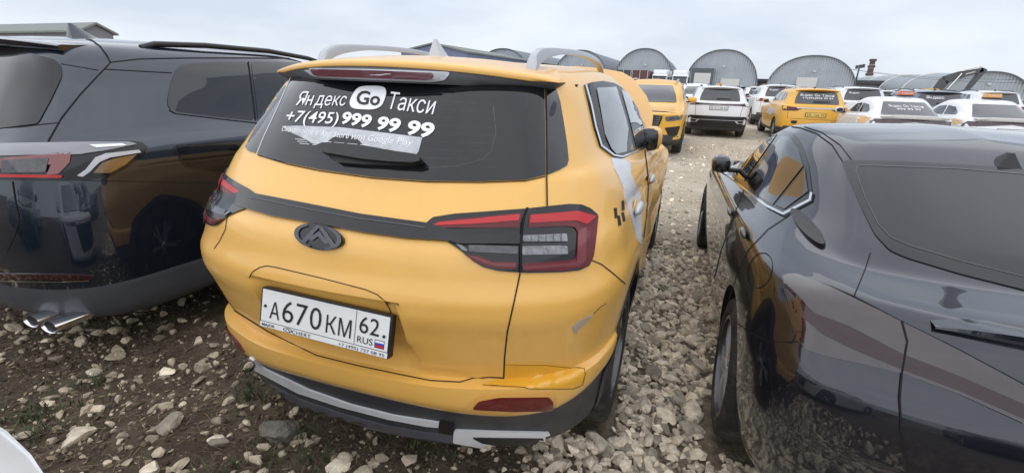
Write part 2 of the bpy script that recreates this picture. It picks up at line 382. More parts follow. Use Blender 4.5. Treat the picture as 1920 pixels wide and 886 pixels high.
# ------------------------------------------------------------------ wheel
def wheel(parent, c, side, r=.33, wd=.21, rr=.225, spokes=5, steer=0.):
    """axle along x; side=+1 outer face towards +x"""
    c = Vector(c); bm = bmesh.new(); prof = [(-.5, rr), (-.5, r*.86), (-.46, r*.95), (-.36, r*.99), (0, r), (.36, r*.99), (.46, r*.95), (.5, r*.86), (.5, rr+.012), (.42, rr)]
    seg = 48; rings = []
    for a, q in prof: rings.append([bm.verts.new((c.x+side*a*wd, c.y+q*math.cos(2*math.pi*k/seg), c.z+q*math.sin(2*math.pi*k/seg))) for k in range(seg)])
    for i in range(len(rings)):
        A, B = rings[i], rings[(i+1) % len(rings)]
        for k in range(seg): bm.faces.new((A[k], A[(k+1) % seg], B[(k+1) % seg], B[k]))
    bmesh.ops.recalc_face_normals(bm, faces=bm.faces)
    hub = bpy.data.objects.new('wheel', None); COL.objects.link(hub); hub.parent = parent; hub.location = c-Vector(parent['_w']); hub['_w'] = tuple(c)
    linkbm('tyre', bm, TYRE, hub, 40)
    bm = bmesh.new(); xo = side*wd*.47
    prof = [(xo, rr-.001), (xo, rr-.018), (xo-side*.09, rr-.03), (xo-side*.10, .02)]
    rings = [[bm.verts.new((c.x+a, c.y+q*math.cos(2*math.pi*k/seg), c.z+q*math.sin(2*math.pi*k/seg))) for k in range(seg)] for a, q in prof]
    for i in range(len(rings)-1):
        for k in range(seg): bm.faces.new((rings[i][k], rings[i][(k+1) % seg], rings[i+1][(k+1) % seg], rings[i+1][k]))
    linkbm('barrel', bm, DCHR, hub, 30)
    bm = bmesh.new()
    for k in range(spokes):
        for dd in (-.11, .11):
            a = 2*math.pi*(k+.5)/spokes+.3; a2 = a+dd*1.6
            p0 = Vector((0, .03*math.cos(a), .03*math.sin(a))); p1 = Vector((0, (rr-.012)*math.cos(a2), (rr-.012)*math.sin(a2))); t = (p1-p0); n = Vector((0, -t.z, t.y)).normalized()
            ring = []
            for p, hw, x in ((p0, .020, .0), (p0.lerp(p1, .5), .014, .004), (p1, .017, -.004)):
                ring.append([bm.verts.new(c+p+n*hw+Vector((xo+side*(x-.012), 0, 0))), bm.verts.new(c+p-n*hw+Vector((xo+side*(x-.012), 0, 0))), bm.verts.new(c+p-n*hw+Vector((xo-side*.04, 0, 0))), bm.verts.new(c+p+n*hw+Vector((xo-side*.04, 0, 0)))])
            for i in range(2):
                for q in range(4): bm.faces.new((ring[i][q], ring[i][(q+1) % 4], ring[i+1][(q+1) % 4], ring[i+1][q]))
    ellipsoid_bm(bm, c+Vector((xo-side*.015, 0, 0)), (.02, .042, .042), sub=2)
    bmesh.ops.recalc_face_normals(bm, faces=bm.faces); linkbm('rim', bm, RIM, hub, 35)
    return hub
# ================================================================== the yellow taxi (rear centre at the origin, facing +Y)
KW = .045
def warp(p): return Vector((p.x, p.y, p.z-(p.z-1.42)*KW*p.x))
def unwarp(p): return Vector((p.x, p.y, 1.42+(p.z-1.42)/(1-KW*p.x)))
def mirr(p): q = unwarp(Vector(p)); return warp(Vector((-q.x, q.y, q.z)))
def taxi_level(z, yr, k=1., sx=0., yf=4.31, sz=None, dz=0.):
    """one horizontal section of the lower body; sz = heights along the side (k7, k8, k9)"""
    X = [0, .3, .6, .74, .82, .875, .905, .915, .915, .905, .86, .6, 0]; D = [0, .012, .085, .165, .25, .37, .55]
    Y = [yr+d for d in D]+[1.3, 2.2, 3.2, yf-.36, yf-.10, yf]
    Z = [z]*7+(list(sz) if sz else [z]*3)+[z]*3
    Z = [a+dz*b for a, b in zip(Z, [.1, .25, .9, 1, .6, .1]+[0]*7)]
    if sz: Z[10:] = [sz[2]-.01, sz[2]-.03, sz[2]-.03]
    return [(x*k+(sx if i > 0 and i < 12 else 0)*(x/.9), y, q) for i, (x, y, q) in enumerate(zip(X, Y, Z))]
TL = [
 ('cladding', taxi_level(.20, .30, .80, yf=4.1)),
 ('cladding', taxi_level(.228, .10, .93, yf=4.2)),
 ('cladding', taxi_level(.28, .035, .955)),
 ('cladding', taxi_level(.40, .010, .965)),
 ('cladding', taxi_level(.478, -.012, .965, sz=(.40, .40, .45), dz=-.036)),
 ('body', taxi_level(.490, -.024, .972, sz=(.415, .415, .46), dz=-.036)),
 ('body', taxi_level(.53, -.048, .985, sz=(.50, .50, .52), dz=-.018)),
 ('body', taxi_level(.572, -.052, .99, sz=(.56, .56, .56))),
 ('body', taxi_level(.590, -.052, .988, sz=(.58, .58, .58))),
 ('body', taxi_level(.602, -.008, .98, sz=(.60, .60, .60))),
 ('body', taxi_level(.66, -.026, .985)),
 ('body', taxi_level(.78, -.062, 1.0)),
 ('body', taxi_level(.872, -.088, 1.008)),
 ('body', taxi_level(.905, -.088, 1.006)),
 ('body', taxi_level(.97, -.068, .985, sz=(.97, .965, .93))),
 ('body', taxi_level(1.06, -.042, .965, sz=(1.03, 1.01, .95), yf=4.28)),
 ('body', taxi_level(1.108, -.004, .945, sz=(1.06, 1.03, .965), yf=4.27)),
 ('body', [(0, .035, 1.15), (.3, .047, 1.15), (.6, .12, 1.155), (.70, .195, 1.155), (.765, .28, 1.155), (.815, .40, 1.15), (.845, .58, 1.14), (.880, 1.3, 1.09), (.893, 2.2, 1.05), (.855, 3.2, .985), (.80, 3.9, .935), (.55, 4.18, .90), (0, 4.26, .90)]),
 ('body', [(0, .108, 1.232), (.3, .118, 1.232), (.605, .185, 1.238), (.685, .265, 1.25), (.735, .35, 1.25), (.775, .46, 1.25), (.80, .65, 1.24), (.852, 1.3, 1.17), (.872, 2.2, 1.10), (.78, 3.15, 1.015), (.66, 3.6, .985), (.40, 3.8, .975), (0, 3.86, .975)]),
 ('body', [(0, .125, 1.255), (.3, .135, 1.255), (.605, .205, 1.262), (.668, .285, 1.28), (.705, .365, 1.285), (.735, .48, 1.29), (.757, .66, 1.285), (.825, 1.3, 1.205), (.85, 2.1, 1.13), (.74, 2.9, 1.04), (.55, 3.05, 1.045), (.30, 3.1, 1.055), (0, 3.12, 1.06)]),
 ('body', [(0, .225, 1.40), (.3, .237, 1.40), (.585, .335, 1.405), (.625, .41, 1.41), (.655, .48, 1.415), (.680, .60, 1.42), (.695, .78, 1.42), (.752, 1.32, 1.38), (.775, 1.95, 1.33), (.66, 2.5, 1.28), (.50, 2.68, 1.28), (.28, 2.73, 1.29), (0, 2.75, 1.295)]),
 ('body', [(0, .335, 1.535), (.3, .35, 1.535), (.555, .45, 1.53), (.582, .52, 1.535), (.603, .60, 1.54), (.618, .72, 1.545), (.627, .9, 1.55), (.645, 1.33, 1.555), (.642, 1.75, 1.545), (.585, 2.15, 1.51), (.45, 2.28, 1.515), (.26, 2.32, 1.525), (0, 2.34, 1.53)]),
 ('body', [(0, .40, 1.595), (.27, .42, 1.592), (.49, .50, 1.583), (.525, .57, 1.588), (.545, .65, 1.592), (.555, .78, 1.597), (.56, .93, 1.602), (.575, 1.34, 1.61), (.57, 1.68, 1.603), (.515, 2.0, 1.573), (.40, 2.08, 1.577), (.24, 2.12, 1.585), (0, 2.13, 1.59)]),
 ('body', [(0, .46, 1.612), (.22, .47, 1.612), (.40, .53, 1.607), (.43, .60, 1.61), (.45, .68, 1.613), (.46, .80, 1.618), (.47, .95, 1.622), (.48, 1.34, 1.63), (.47, 1.62, 1.624), (.42, 1.88, 1.60), (.33, 1.96, 1.602), (.20, 1.99, 1.607), (0, 2.0, 1.61)]),
 ('body', [(0, .55, 1.622), (0, .56, 1.622), (0, .6, 1.624), (0, .67, 1.628), (0, .74, 1.632), (0, .85, 1.638), (0, 1.0, 1.644), (0, 1.34, 1.65), (0, 1.55, 1.647), (0, 1.72, 1.638), (0, 1.79, 1.633), (0, 1.82, 1.631), (0, 1.84, 1.63)]),
]
def recess(R):
    V, M, _ = R.shape
    for i in range(V):
        for j in range(M):
            x, y, z = R[i, j]
            if y > 1 or z < .605 or z > .94 or abs(x) > .40: continue
            t = min(max((.935-z)/.33, 0), 1); hw = .275+.045*t
            if z > .935-.03: hw -= (z-.905)*1.3
            dx = (hw-abs(x))/.030; dz = (.905-z)/.016; db = (z-.612)/.10
            k = max(0, min(1, dx, dz, .12+db)); R[i, j, 1] += .050*k
    # the dents of the right side: a crushed band along both doors
    return R
def dent(p):
    p = Vector(p)
    if p.x > .6 and 1.0 < p.y < 2.9 and .45 < p.z < 1.15:
        a = math.sin((p.y-1.0)/1.9*math.pi)*math.sin((p.z-.45)/.70*math.pi)
        r = math.sin(p.y*9+p.z*5)*.010+math.sin(p.y*17-p.z*13+1)*.008+math.sin(p.z*21+p.y*4)*.006
        p.x += a*(r*1.6-.020)
    return warp(p)
lt = Loft(TL, nu=9, nv=7, post=recess).build(warp=dent)
taxi = thing('taxi', 'dented yellow taxi with its bonnet raised and a phone number on the rear window', 'car', (0, 2.1, 0))
ARCH = [(s*.87, y, .37, .385, .46) for s in (1, -1) for y in (.86, 3.47)]
lt.shell({'cladding': PLAS, 'body': YEL}, taxi, ARCH)
T = lt.px
for s in (1, -1):
    for y in (.86, 3.47): wheel(taxi, (s*.775, y, .345), s, r=.345, wd=.215, rr=.225)
# ---- arch cladding rings
for s in (1, -1):
    for y in (.86, 3.47):
        P = lt.axis('x', s); V = []; F = []; n = 30
        for i in range(n+1):
            a = math.radians(-22+(224)*i/n)
            for r_ in (.384, .435):
                h = P(y+r_*math.cos(a), max(.24, .37+r_*math.sin(a)))
                V.append(h[0]+h[1]*.006 if h else Vector((s*.88, y+r_*math.cos(a), max(.24, .37+r_*math.sin(a)))))
        for i in range(n): F.append((2*i, 2*i+1, 2*i+3, 2*i+2))
        link('arch_cladding', V, F, PLAS, taxi, 40)
# ---- rear glass, corner glass, mask
rg = [(549, 143), (600, 146), (700, 148), (850, 152), (960, 158), (1019, 164), (1021, 250), (1022, 328), (985, 337), (900, 340), (800, 339), (700, 332), (600, 318), (540, 306), (497, 295), (484, 289), (500, 252), (523, 203)]
decal('rear_window', rg, T, GLASS, taxi, off=.004, step=8)
cgl = [(1024, 166), (1042, 168), (1049, 190), (1056, 230), (1062, 270), (1065, 300), (1062, 311), (1048, 319), (1026, 328)]
decal('corner_glass', cgl, T, GLASS, taxi, off=.004, step=9)
cgr = [(545, 147), (523, 200), (498, 253), (481, 288), (466, 283), (461, 276), (478, 243), (508, 190), (532, 150)]
decal('corner_glass', cgr, T, GLASS, taxi, off=.004, step=7)
line('window_edge', [(546, 148), (522, 203), (498, 254), (483, 289)], T, SILV, taxi, w=1.6, off=.005)
line('window_seam', [(484, 291), (540, 308), (600, 320.5), (700, 334.5), (800, 341.5), (900, 342.5), (985, 339.5), (1022, 331)], T, GAPM, taxi, w=1.8, off=.003)
# heater wires as hair-thin prints
for k in range(9):
    a = k/8; line('heater_wire', [(560-a*50, 172+a*112), (760-a*20, 190+a*122), (930, 196+a*118)], T, LENSG, taxi, w=.35, off=.0045, step=25)
line('window_print', [(925, 200), (930, 250), (921, 285), (905, 300), (860, 312), (800, 316)], T, LENSG, taxi, w=.8, off=.0046)
# ---- lettering on the window
def TT(s, quad, m=STICK, **k): return text_on('window_lettering', s, quad, T, m, taxi, off=.0065, **k)
TT('Яндекс', [(557, 199), (648, 200), (656, 176.5), (567, 173)])
gob = rnd([(661, 206), (656, 192), (671, 166), (690, 163), (722, 164), (727, 175), (719, 200), (703, 208)], 14, 5)
decal('go_badge', gob, T, STICK, taxi, off=.007, step=6, thick=.002)
text_on('window_lettering', 'Go', [(669, 197), (713, 200), (718, 175), (674, 171.5)], T, INK, taxi, off=.009, bold=.02)
TT('Такси', [(726, 205.5), (813, 216.5), (822, 184), (735, 174)], bold=.0)
TT('+7(495)', [(535, 229), (634, 234), (641, 212), (545, 207.5)], bold=.008)
TT('999 99 99', [(640, 232), (811, 260), (819.5, 233), (647, 210.5)], bold=.035)
film = [(531, 238), (560, 237), (640, 240), (720, 250), (793, 259), (786, 285), (779, 295), (730, 287), (690, 280), (672, 262), (655, 255), (630, 256), (614, 268), (604, 273), (590, 271), (566, 258), (540, 246)]
decal('window_film', film, T, FILM, taxi, off=.0055, step=7, thick=.001)
TT('Скачивайте в App Store или Google Play', [(530, 247), (773, 275), (778, 262), (534, 238)])
for k in range(3):                                            # rows of fine print too small to read: hair strips
    for q in range(7):
        a = q/7; b = a+.11; y = 262+k*4.2
        line('fine_print', [(556+k*4+a*170, y+a*15), (556+k*4+b*170, y+b*15)], T, STICK, taxi, w=.9, off=.0066)
# ---- wiper
wp = [(607, 282), (617, 277), (640, 277), (690, 282), (750, 293), (790, 299), (797, 305), (796, 311), (785, 314), (740, 312), (690, 307), (640, 298), (617, 294)]
decal('wiper', wp, T, BPLAS, taxi, off=.040, step=10, thick=.026)
decal('wiper_blade', [(624, 296), (640, 297), (700, 306), (790, 314), (760, 315), (690, 313), (640, 309)], T, INK, taxi, off=.022, step=10, thick=.016)
# ---- spoiler
def spoiler():
    bm = bmesh.new(); n = 28
    def edge(t):                                             # rear lip from right tip to left tip
        x = t*.615; return x, .283+.17*abs(t)**2.2
    rows = []
    for i in range(n+1):
        t = -1+2*i/n; x, y = edge(t); a = abs(t); dz = -.042*a**2.2
        ztop = 1.607+dz
        e = 1-.55*max(0, (a-.86)/.14)                      # tips taper
        f = (.52+.10*a-.283)                                # chord
        xi = x*(1-.05*a)
        rows.append([bm.verts.new(warp(Vector(p))) for p in (
            (xi*.97, y+.30*e+.02, 1.642+dz*.9-.002), (xi*.985, y+.14*e, 1.626+dz), (x, y+.03, ztop+.006), (x, y+.005, ztop-.001), (x, y, ztop-.009), (x, y+.002, ztop-.018*e), (x, y+.012, ztop-.021*e))])
    for i in range(n):
        for k in range(6): bm.faces.new((rows[i][k], rows[i+1][k], rows[i+1][k+1], rows[i][k+1]))
    bm.faces.new(rows[0][::-1]); bm.faces.new(rows[-1])
    bmesh.ops.recalc_face_normals(bm, faces=bm.faces); linkbm('spoiler', bm, YEL, taxi, 50)
    bm = bmesh.new(); rows = []
    for i in range(n+1):
        t = -1+2*i/n; x, y = edge(t); a = abs(t); dz = -.042*a**2.2; ztop = 1.607+dz
        e = 1-.55*max(0, (a-.86)/.14)
        rows.append([bm.verts.new(warp(Vector(p))) for p in ((x*.998, y+.007, ztop-.0195*e), (x*.985, y-.004+.02*a, 1.563+dz*.5), (x*.96, y+.010+.02*a, 1.538+dz*.12), (x*.93, y+.13, 1.545+dz*.2), (x*.95, y+.28, 1.60+dz))])
    for i in range(n):
        for k in range(4): bm.faces.new((rows[i][k], rows[i+1][k], rows[i+1][k+1], rows[i][k+1]))
    bm.faces.new(rows[0][::-1]); bm.faces.new(rows[-1])
    bmesh.ops.recalc_face_normals(bm, faces=bm.faces)
    b = BVHTree.FromBMesh(bm); linkbm('spoiler_underside', bm, mat('spoiler_grey_plastic', (.11, .115, .125), .5, noise=.1, dirt=.2), taxi, 50); return b
sb = spoiler()
def SPX(u, v):
    d = ray(u, v); h = sb.ray_cast(CAM, d)
    if h[0] is None: return None
    n = h[1] if h[1].dot(d) < 0 else -h[1]; return h[0], n
decal('brake_lamp_housing', rnd([(565, 127), (846, 135), (836, 149), (810, 153), (600, 145), (585, 141)], 8), SPX, SILV, taxi, off=.004, step=9)
decal('brake_lamp', rnd([(584, 130), (813, 137.5), (812, 146), (800, 148), (600, 141), (588, 138)], 4), SPX, BRLENS, taxi, off=.008, step=9)
# ---- lamp bar, emblem
barp = [(443, 366), (452, 362), (463, 361.5), (574, 383), (680, 404), (760, 415), (800, 420), (830, 428), (900, 440), (976, 443), (976, 460), (860, 459), (838, 453), (760, 448), (680, 437), (600, 422), (510, 406), (462, 392), (447, 387)]
decal('lamp_bar', barp, T, GLOSS, taxi, off=.014, step=9, thick=.02)
line('lamp_bar_edge', [(470, 372), (574, 394), (680, 414), (760, 424), (800, 430)], T, DCHR, taxi, w=2.2, off=.016)
def LZ(pts): return [(760+a/4.3636, 360+b/4.3636) for a, b in pts]
LO = rnd(LZ([(160, 268), (230, 210), (400, 182), (600, 168), (985, 138), (1160, 118), (1330, 100), (1430, 104), (1505, 134), (1568, 188), (1558, 330), (1532, 520), (1495, 600), (1420, 637), (1280, 652), (1000, 658), (760, 642), (640, 612), (560, 566), (440, 470), (340, 405), (240, 345)]), 3, 2)
lamps = decal('tail_lamp', LO, T, GLOSS, taxi, off=.006, step=6, mirror=mirr, thick=.012)
def LP(name, pts, m, off=.010, r=2, st=5):
    a = decal(name, rnd(LZ(pts), r, 3), T, m, taxi, off=off, step=st, mirror=mirr, thick=.004)
    for q, p in zip(a, lamps): q.parent = p; 
LP('lens', [(205, 288), (255, 250), (500, 222), (945, 178), (930, 290), (500, 297), (220, 298)], DRED)
LP('light_strip', [(235, 283), (290, 255), (520, 232), (935, 188), (925, 236), (520, 268)], RED, .012)
LP('lens', [(1005, 190), (1340, 160), (1440, 162), (1562, 196), (1548, 340), (1522, 520), (1470, 605), (1280, 640), (960, 640), (950, 582), (1280, 560), (1372, 545), (1392, 500), (1397, 330), (1372, 292), (1300, 282), (1000, 290)], DRED)
LP('light_strip', [(1020, 194), (1400, 162), (1540, 205), (1468, 268), (1380, 238), (1010, 252)], RED, .012)
LP('light_strip', [(1400, 330), (1440, 300), (1465, 290), (1455, 560), (1400, 600), (960, 630), (955, 600), (1290, 578), (1385, 560)], mat('mid_red_lamp_lens', (.16, .008, .010), .25, coat=.5), .012)
LP('lens', [(488, 512), (590, 522), (720, 566), (905, 570), (902, 628), (760, 622), (650, 598), (570, 558)], DRED)
LP('light_strip', [(520, 520), (590, 530), (715, 576), (900, 580), (898, 606), (740, 602), (640, 572)], mat('mid_red_lamp_lens', (.16, .008, .010), .25, coat=.5), .012)
LP('reflector', [(960, 362), (1310, 346), (1318, 412), (958, 415)], CLEAR, .010)
LP('reflector', [(955, 452), (1312, 445), (1320, 508), (952, 514)], CLEAR, .010)
LP('reflector', [(520, 440), (918, 452), (915, 510), (640, 498), (525, 490)], LENSG, .010)
LP('reflector', [(420, 432), (470, 445), (515, 480), (505, 490), (470, 480)], CLEAR, .011)
for k in range(1, 6): LP('reflector_rib', [(960+k*60, 362-k*2.2), (966+k*60, 362-k*2.2), (966+k*60, 410), (960+k*60, 410)], LENSG, .0125, r=.3)
line('lamp_seam', LZ([(992, 138), (955, 250), (942, 400), (935, 655)]), T, GAPM, taxi, w=4.5, off=.0165, step=4, mirror=mirr)
E1 = [(602+46*math.cos(a)*.985+21*math.sin(a)*-.05, 445+22.5*math.sin(a)+46*math.cos(a)*.16) for a in [2*math.pi*k/36 for k in range(36)]]
em = decal('emblem', E1, T, GLOSS, taxi, off=.012, step=7, thick=.016)[0]
def ering(r0, r1, a0, a1, n=24):
    f = lambda r, a: (602+46*r*math.cos(a), 445+22.5*r*math.sin(a)+46*r*math.cos(a)*.16)
    A = [math.radians(a0+(a1-a0)*k/n) for k in range(n+1)]; return [f(r1, a) for a in A]+[f(r0, a) for a in reversed(A)]
for q in (ering(.78, .95, -60, 70), ering(.78, .95, 110, 240), [(600, 426), (607, 427), (579, 456), (570, 453)], [(603, 429), (609, 428), (638, 462), (628, 464)], [(583, 448), (604, 437), (624, 456), (617, 458), (603, 445), (591, 452)]):
    o = decal('emblem_bar', q, T, DCHR, taxi, off=.016, step=4, thick=.004)
    for p in o: p.parent = em
# ---- panel gaps
line('tailgate_gap', [(1021, 166), (1023, 250), (1024, 330), (1025, 388)], T, GAPM, taxi, w=2.6, off=.0052)
line('tailgate_gap', [(975, 512), (965, 560), (951, 622), (946, 670), (944.5, 707)], T, GAPM, taxi, w=2.7, off=.002)
line('tailgate_gap', [(945, 707), (915, 706), (885, 709), (862, 716), (807, 713), (746, 701), (670, 685), (593, 666), (502, 620), (441, 582), (424, 560)], T, GAPM, taxi, w=1.9, off=.002)
line('tailgate_gap', [(427, 405), (423, 430), (412, 452), (402, 466)], T, GAPM, taxi, w=1.2, off=.002)
line('recess_line', [(468, 520), (474, 509), (487, 501), (500, 498), (515, 500), (600, 520), (685, 542), (708, 552), (722, 564), (731, 578), (735, 590)], T, GAPM, taxi, w=1.7, off=.0018)
line('bumper_gap', [(1108, 487), (1127, 495), (1150, 513), (1172, 532)], T, GAPM, taxi, w=2., off=.002)
decal('bumper_repair', [(947, 681), (1020, 682), (1095, 691), (1096, 700), (1091, 720), (1075, 727), (1000, 727), (905, 722), (930, 712), (946, 708)], T, YEL2, taxi, off=.003, step=8)
line('bumper_gap', [(947, 681), (1020, 682), (1095, 691), (1096, 700), (1091, 720), (1075, 727), (1000, 727), (905, 722)], T, GAPM, taxi, w=1., off=.004)
decal('paint_chip', [(1073, 612), (1086, 600), (1112, 588), (1098, 604), (1084, 617), (1080, 626), (1075, 621)], T, mat('bare_primer', (.42, .36, .28), .8, noise=.2), taxi, off=.0025, step=4, thick=.002)
line('paint_crack', [(1098, 602), (1115, 585), (1126, 574), (1136, 568)], T, GAPM, taxi, w=.8, off=.002)
decal('rear_reflector', rnd([(886, 765), (898, 752), (935, 745), (1030, 744), (1037, 752), (1036, 767), (960, 769)], 4), T, DRED, taxi, off=.006, step=6, mirror=mirr)
#decal('reflector_core', rnd([(950, 749), (1028, 749), (1031, 763), (952, 765)], 3), T, VRED, taxi, off=.011, step=6, mirror=mirr)
line('bumper_crease', [(878, 764), (898, 745), (960, 739), (1040, 739), (1045, 760)], T, YEL, taxi, w=3, off=.005)
# ---- silver skid trim and exhaust trim
sk = [(399, 606), (408, 610), (440, 645), (500, 690), (580, 728), (660, 756), (740, 776), (812, 787), (824, 789), (823, 798), (800, 796), (730, 783), (640, 760), (560, 734), (480, 692), (425, 648), (406, 620)]
decal('skid_trim', sk, T, BSILV, taxi, off=.008, step=9, thick=.014)
decal('skid_plate', [(425, 658), (480, 705), (560, 745), (640, 773), (730, 797), (800, 809), (850, 812), (850, 828), (760, 815), (660, 795), (560, 764), (480, 722), (440, 684)], T, mat('grey_skid_plastic', (.075, .075, .09), .5, noise=.1, dirt=.3), taxi, off=.006, step=9)
decal('tow_cover_hole', [(826, 786), (852, 790), (850, 812), (824, 806)], T, INK, taxi, off=.009, step=6)
decal('exhaust_trim', rnd([(852, 803), (930, 806), (1030, 808), (1029, 826), (1015, 841), (930, 840), (850, 826)], 4), T, BSILV, taxi, off=.009, step=8, thick=.014)
decal('exhaust_inset', rnd([(886, 815), (1018, 817), (1013, 829), (930, 829), (905, 825)], 3), T, BPLAS, taxi, off=.013, step=8)
# ---- number plate: flat, standing in the recess
pc = Vector((0, -.080, .787)); tl = .262; ez = Vector((0, math.sin(tl), math.cos(tl))); ex = Vector((1, 0, 0)); en = Vector((0, -math.cos(tl), math.sin(tl)))
fr = prism('number_plate', rnd([(-.267, -.070), (.267, -.070), (.267, .070), (-.267, .070)], .008), -.022, lambda a, b, d: pc+ex*a+ez*b+en*d, BPLAS, taxi)
def pl(a, b, d=0): return pc+ex*a+ez*b+en*d
link('plate_sheet', [pl(-.260, -.048, .002), pl(.260, -.048, .002), pl(.260, .064, .002), pl(-.260, .064, .002)], [(0, 1, 2, 3)], PLATEW, fr)
link('plate_strip', [pl(-.262, -.068, .0025), pl(.262, -.068, .0025), pl(.262, -.050, .0025), pl(-.262, -.050, .0025)], [(0, 1, 2, 3)], PLATEW, fr)
PP = planeP(pl(0, 0, .002), ex, ez)
def pt(s, x0, x1, y0, y1, **k): o = text_on('plate_lettering', s, [(x0, y0), (x1, y0), (x1, y1), (x0, y1)], PP, INK, fr, off=.0018, **k); return o
pt('А', -.222, -.178, -.033, .027, bold=.0); 
for i, c in enumerate('670'): pt(c, -.166+i*.059, -.118+i*.059, -.033, .046, bold=-.004)
pt('К', .020, .061, -.033, .027); pt('М', .070, .120, -.033, .027)
pt('62', .150, .225, -.005, .052); pt('RUS', .146, .205, -.038, -.016)
link('plate_divider', [pl(.134, -.046, .003), pl(.136, -.046, .003), pl(.136, .062, .003), pl(.134, .062, .003)], [(0, 1, 2, 3)], INK, fr)
for k, c in enumerate(((.80, .80, .80), (.02, .06, .40), (.55, .02, .02))):
    link('plate_flag', [pl(.214, -.017-k*.0075-.0075, .0032), pl(.246, -.017-k*.0075-.0075, .0032), pl(.246, -.017-k*.0075, .0032), pl(.214, -.017-k*.0075, .0032)], [(0, 1, 2, 3)], mat('flag%d' % k, c, .4), fr)
link('plate_flag', [pl(.212, -.0415, .0029), pl(.248, -.0415, .0029), pl(.248, -.015, .0029), pl(.212, -.015, .0029)], [(0, 1, 2, 3)], INK, fr)
for x, y in ((-.243, .006), (.244, .0)):
    bm = bmesh.new(); ellipsoid_bm(bm, pl(x, y, .003), (.0055, .0055, .0055), sub=2); linkbm('plate_screw', bm, BPLAS, fr, 60)
pt('MAJOR', -.252, -.195, -.064, -.054, bold=.01); pt('CHERY', -.118, -.038, -.0655, -.053, spacing=1.1); pt('+7 (495) 737 08 95', .075, .252, -.0645, -.054)
for sg in (-1, 1): link('plate_mark', [pl(-.140, -.0535, .0032), pl(-.136, -.0535, .0032), pl(-.138+sg*.014, -.0645, .0032), pl(-.138+sg*.010, -.0645, .0032)], [(0, 1, 2, 3)], INK, fr)
q = [2*math.pi*k/24 for k in range(24)]
link('plate_mark', [pl(-.138+r*math.cos(a)*.020, -.0592+r*.0075*math.sin(a), .0031) for a in q for r in (1, .78)], [(2*i, 2*((i+1) % 24), 2*((i+1) % 24)+1, 2*i+1) for i in range(24)], INK, fr)
# ---- side: window, chrome, wave, checks, handles
def Z4(p): return [(980+a*.429, 80+b*.429) for a, b in p]
sw = Z4([(266, 186), (300, 175), (350, 169), (400, 178), (430, 195), (480, 250), (520, 340), (540, 420), (541, 456), (430, 507), (395, 500), (335, 456), (308, 370)])
decal('side_window_frame', sw, T, BPLAS, taxi, off=.003, step=5, mirror=mirr)
decal('side_window', Z4([(318, 202), (404, 197), (445, 330), (479, 470), (404, 490), (382, 466), (352, 400), (336, 300)]), T, SGLASS, taxi, off=.0075, step=5, mirror=mirr)
decal('side_window', Z4([(427, 207), (455, 222), (500, 292), (533, 410), (536, 448), (494, 466), (466, 350)]), T, SGLASS, taxi, off=.0075, step=5, mirror=mirr)
decal('quarter_vent', Z4([(285, 184), (302, 180), (330, 300), (356, 440), (340, 450), (318, 380), (296, 270)]), T, PLAS, taxi, off=.008, step=5, mirror=mirr)
line('window_chrome', Z4([(270, 188), (292, 270), (312, 370), (337, 452), (395, 497), (430, 503), (538, 455)]), T, CHROME, taxi, w=3., off=.009, step=4, mirror=mirr)
wv = Z4([(385, 503), (440, 508), (470, 530), (470, 570), (492, 620), (512, 660), (518, 720), (516, 800), (520, 884), (505, 870), (488, 820), (470, 755), (448, 690), (440, 640), (420, 590), (398, 548)])
decal('door_wave', wv, T, WHTG, taxi, off=.003, step=4)
for p in ([(1705, 130), (1725, 130), (1731, 212), (1712, 215)], [(1732, 192), (1750, 192), (1763, 270), (1742, 277)], [(1768, 72), (1785, 66), (1790, 145), (1770, 152)], [(1765, 168), (1782, 165), (1797, 235), (1780, 242)]): decal('door_check', LZ(p), T, INK, taxi, off=.003, step=3)
for (u, v, rx) in ((1190, 391, .055), (1217, 338, .05)):
    h = T(u, v)
    if h:
        bm = bmesh.new(); ellipsoid_bm(bm, h[0]+h[1]*.018, (.018, .085, .024)); linkbm('door_handle', bm, SILV, taxi, 60)
        bm = bmesh.new(); ellipsoid_bm(bm, h[0]+h[1]*.001, (.006, .07, .045)); linkbm('handle_recess', bm, YEL, taxi, 60)
line('door_gap', Z4([(533, 470), (545, 560), (548, 640), (540, 760), (528, 850)]), T, GAPM, taxi, w=1.6, off=.003, step=4)
decal('paint_chip', Z4([(228, 184), (242, 184), (238, 194), (231, 192)]), T, GAPM, taxi, off=.002, step=2, thick=.001)
# ---- mirrors
for s in (1, -1):
    M = lambda x, y, z: warp(Vector((s*x, y, z)))
    bm = bmesh.new(); c = M(.850, 1.78, 1.245); box_bm(bm, c, (.115, .15, .135), bev=.042); mh = linkbm('door_mirror', bm, YEL, taxi, 60)
    bm = bmesh.new(); box_bm(bm, c+Vector((-.010*s, -.030, -.004)), (.104, .13, .128), bev=.036); linkbm('mirror_shell', bm, BPLAS, mh, 60)
    bm = bmesh.new(); box_bm(bm, c+Vector((-.010*s, -.093, -.004)), (.080, .010, .100), bev=.004); linkbm('mirror_glass', bm, SGLASS, mh, 60)
    bm = bmesh.new(); box_bm(bm, c+Vector((-.03*s, .06, -.06)), (.08, .05, .03), bev=.01); linkbm('mirror_arm', bm, BPLAS, mh, 60)
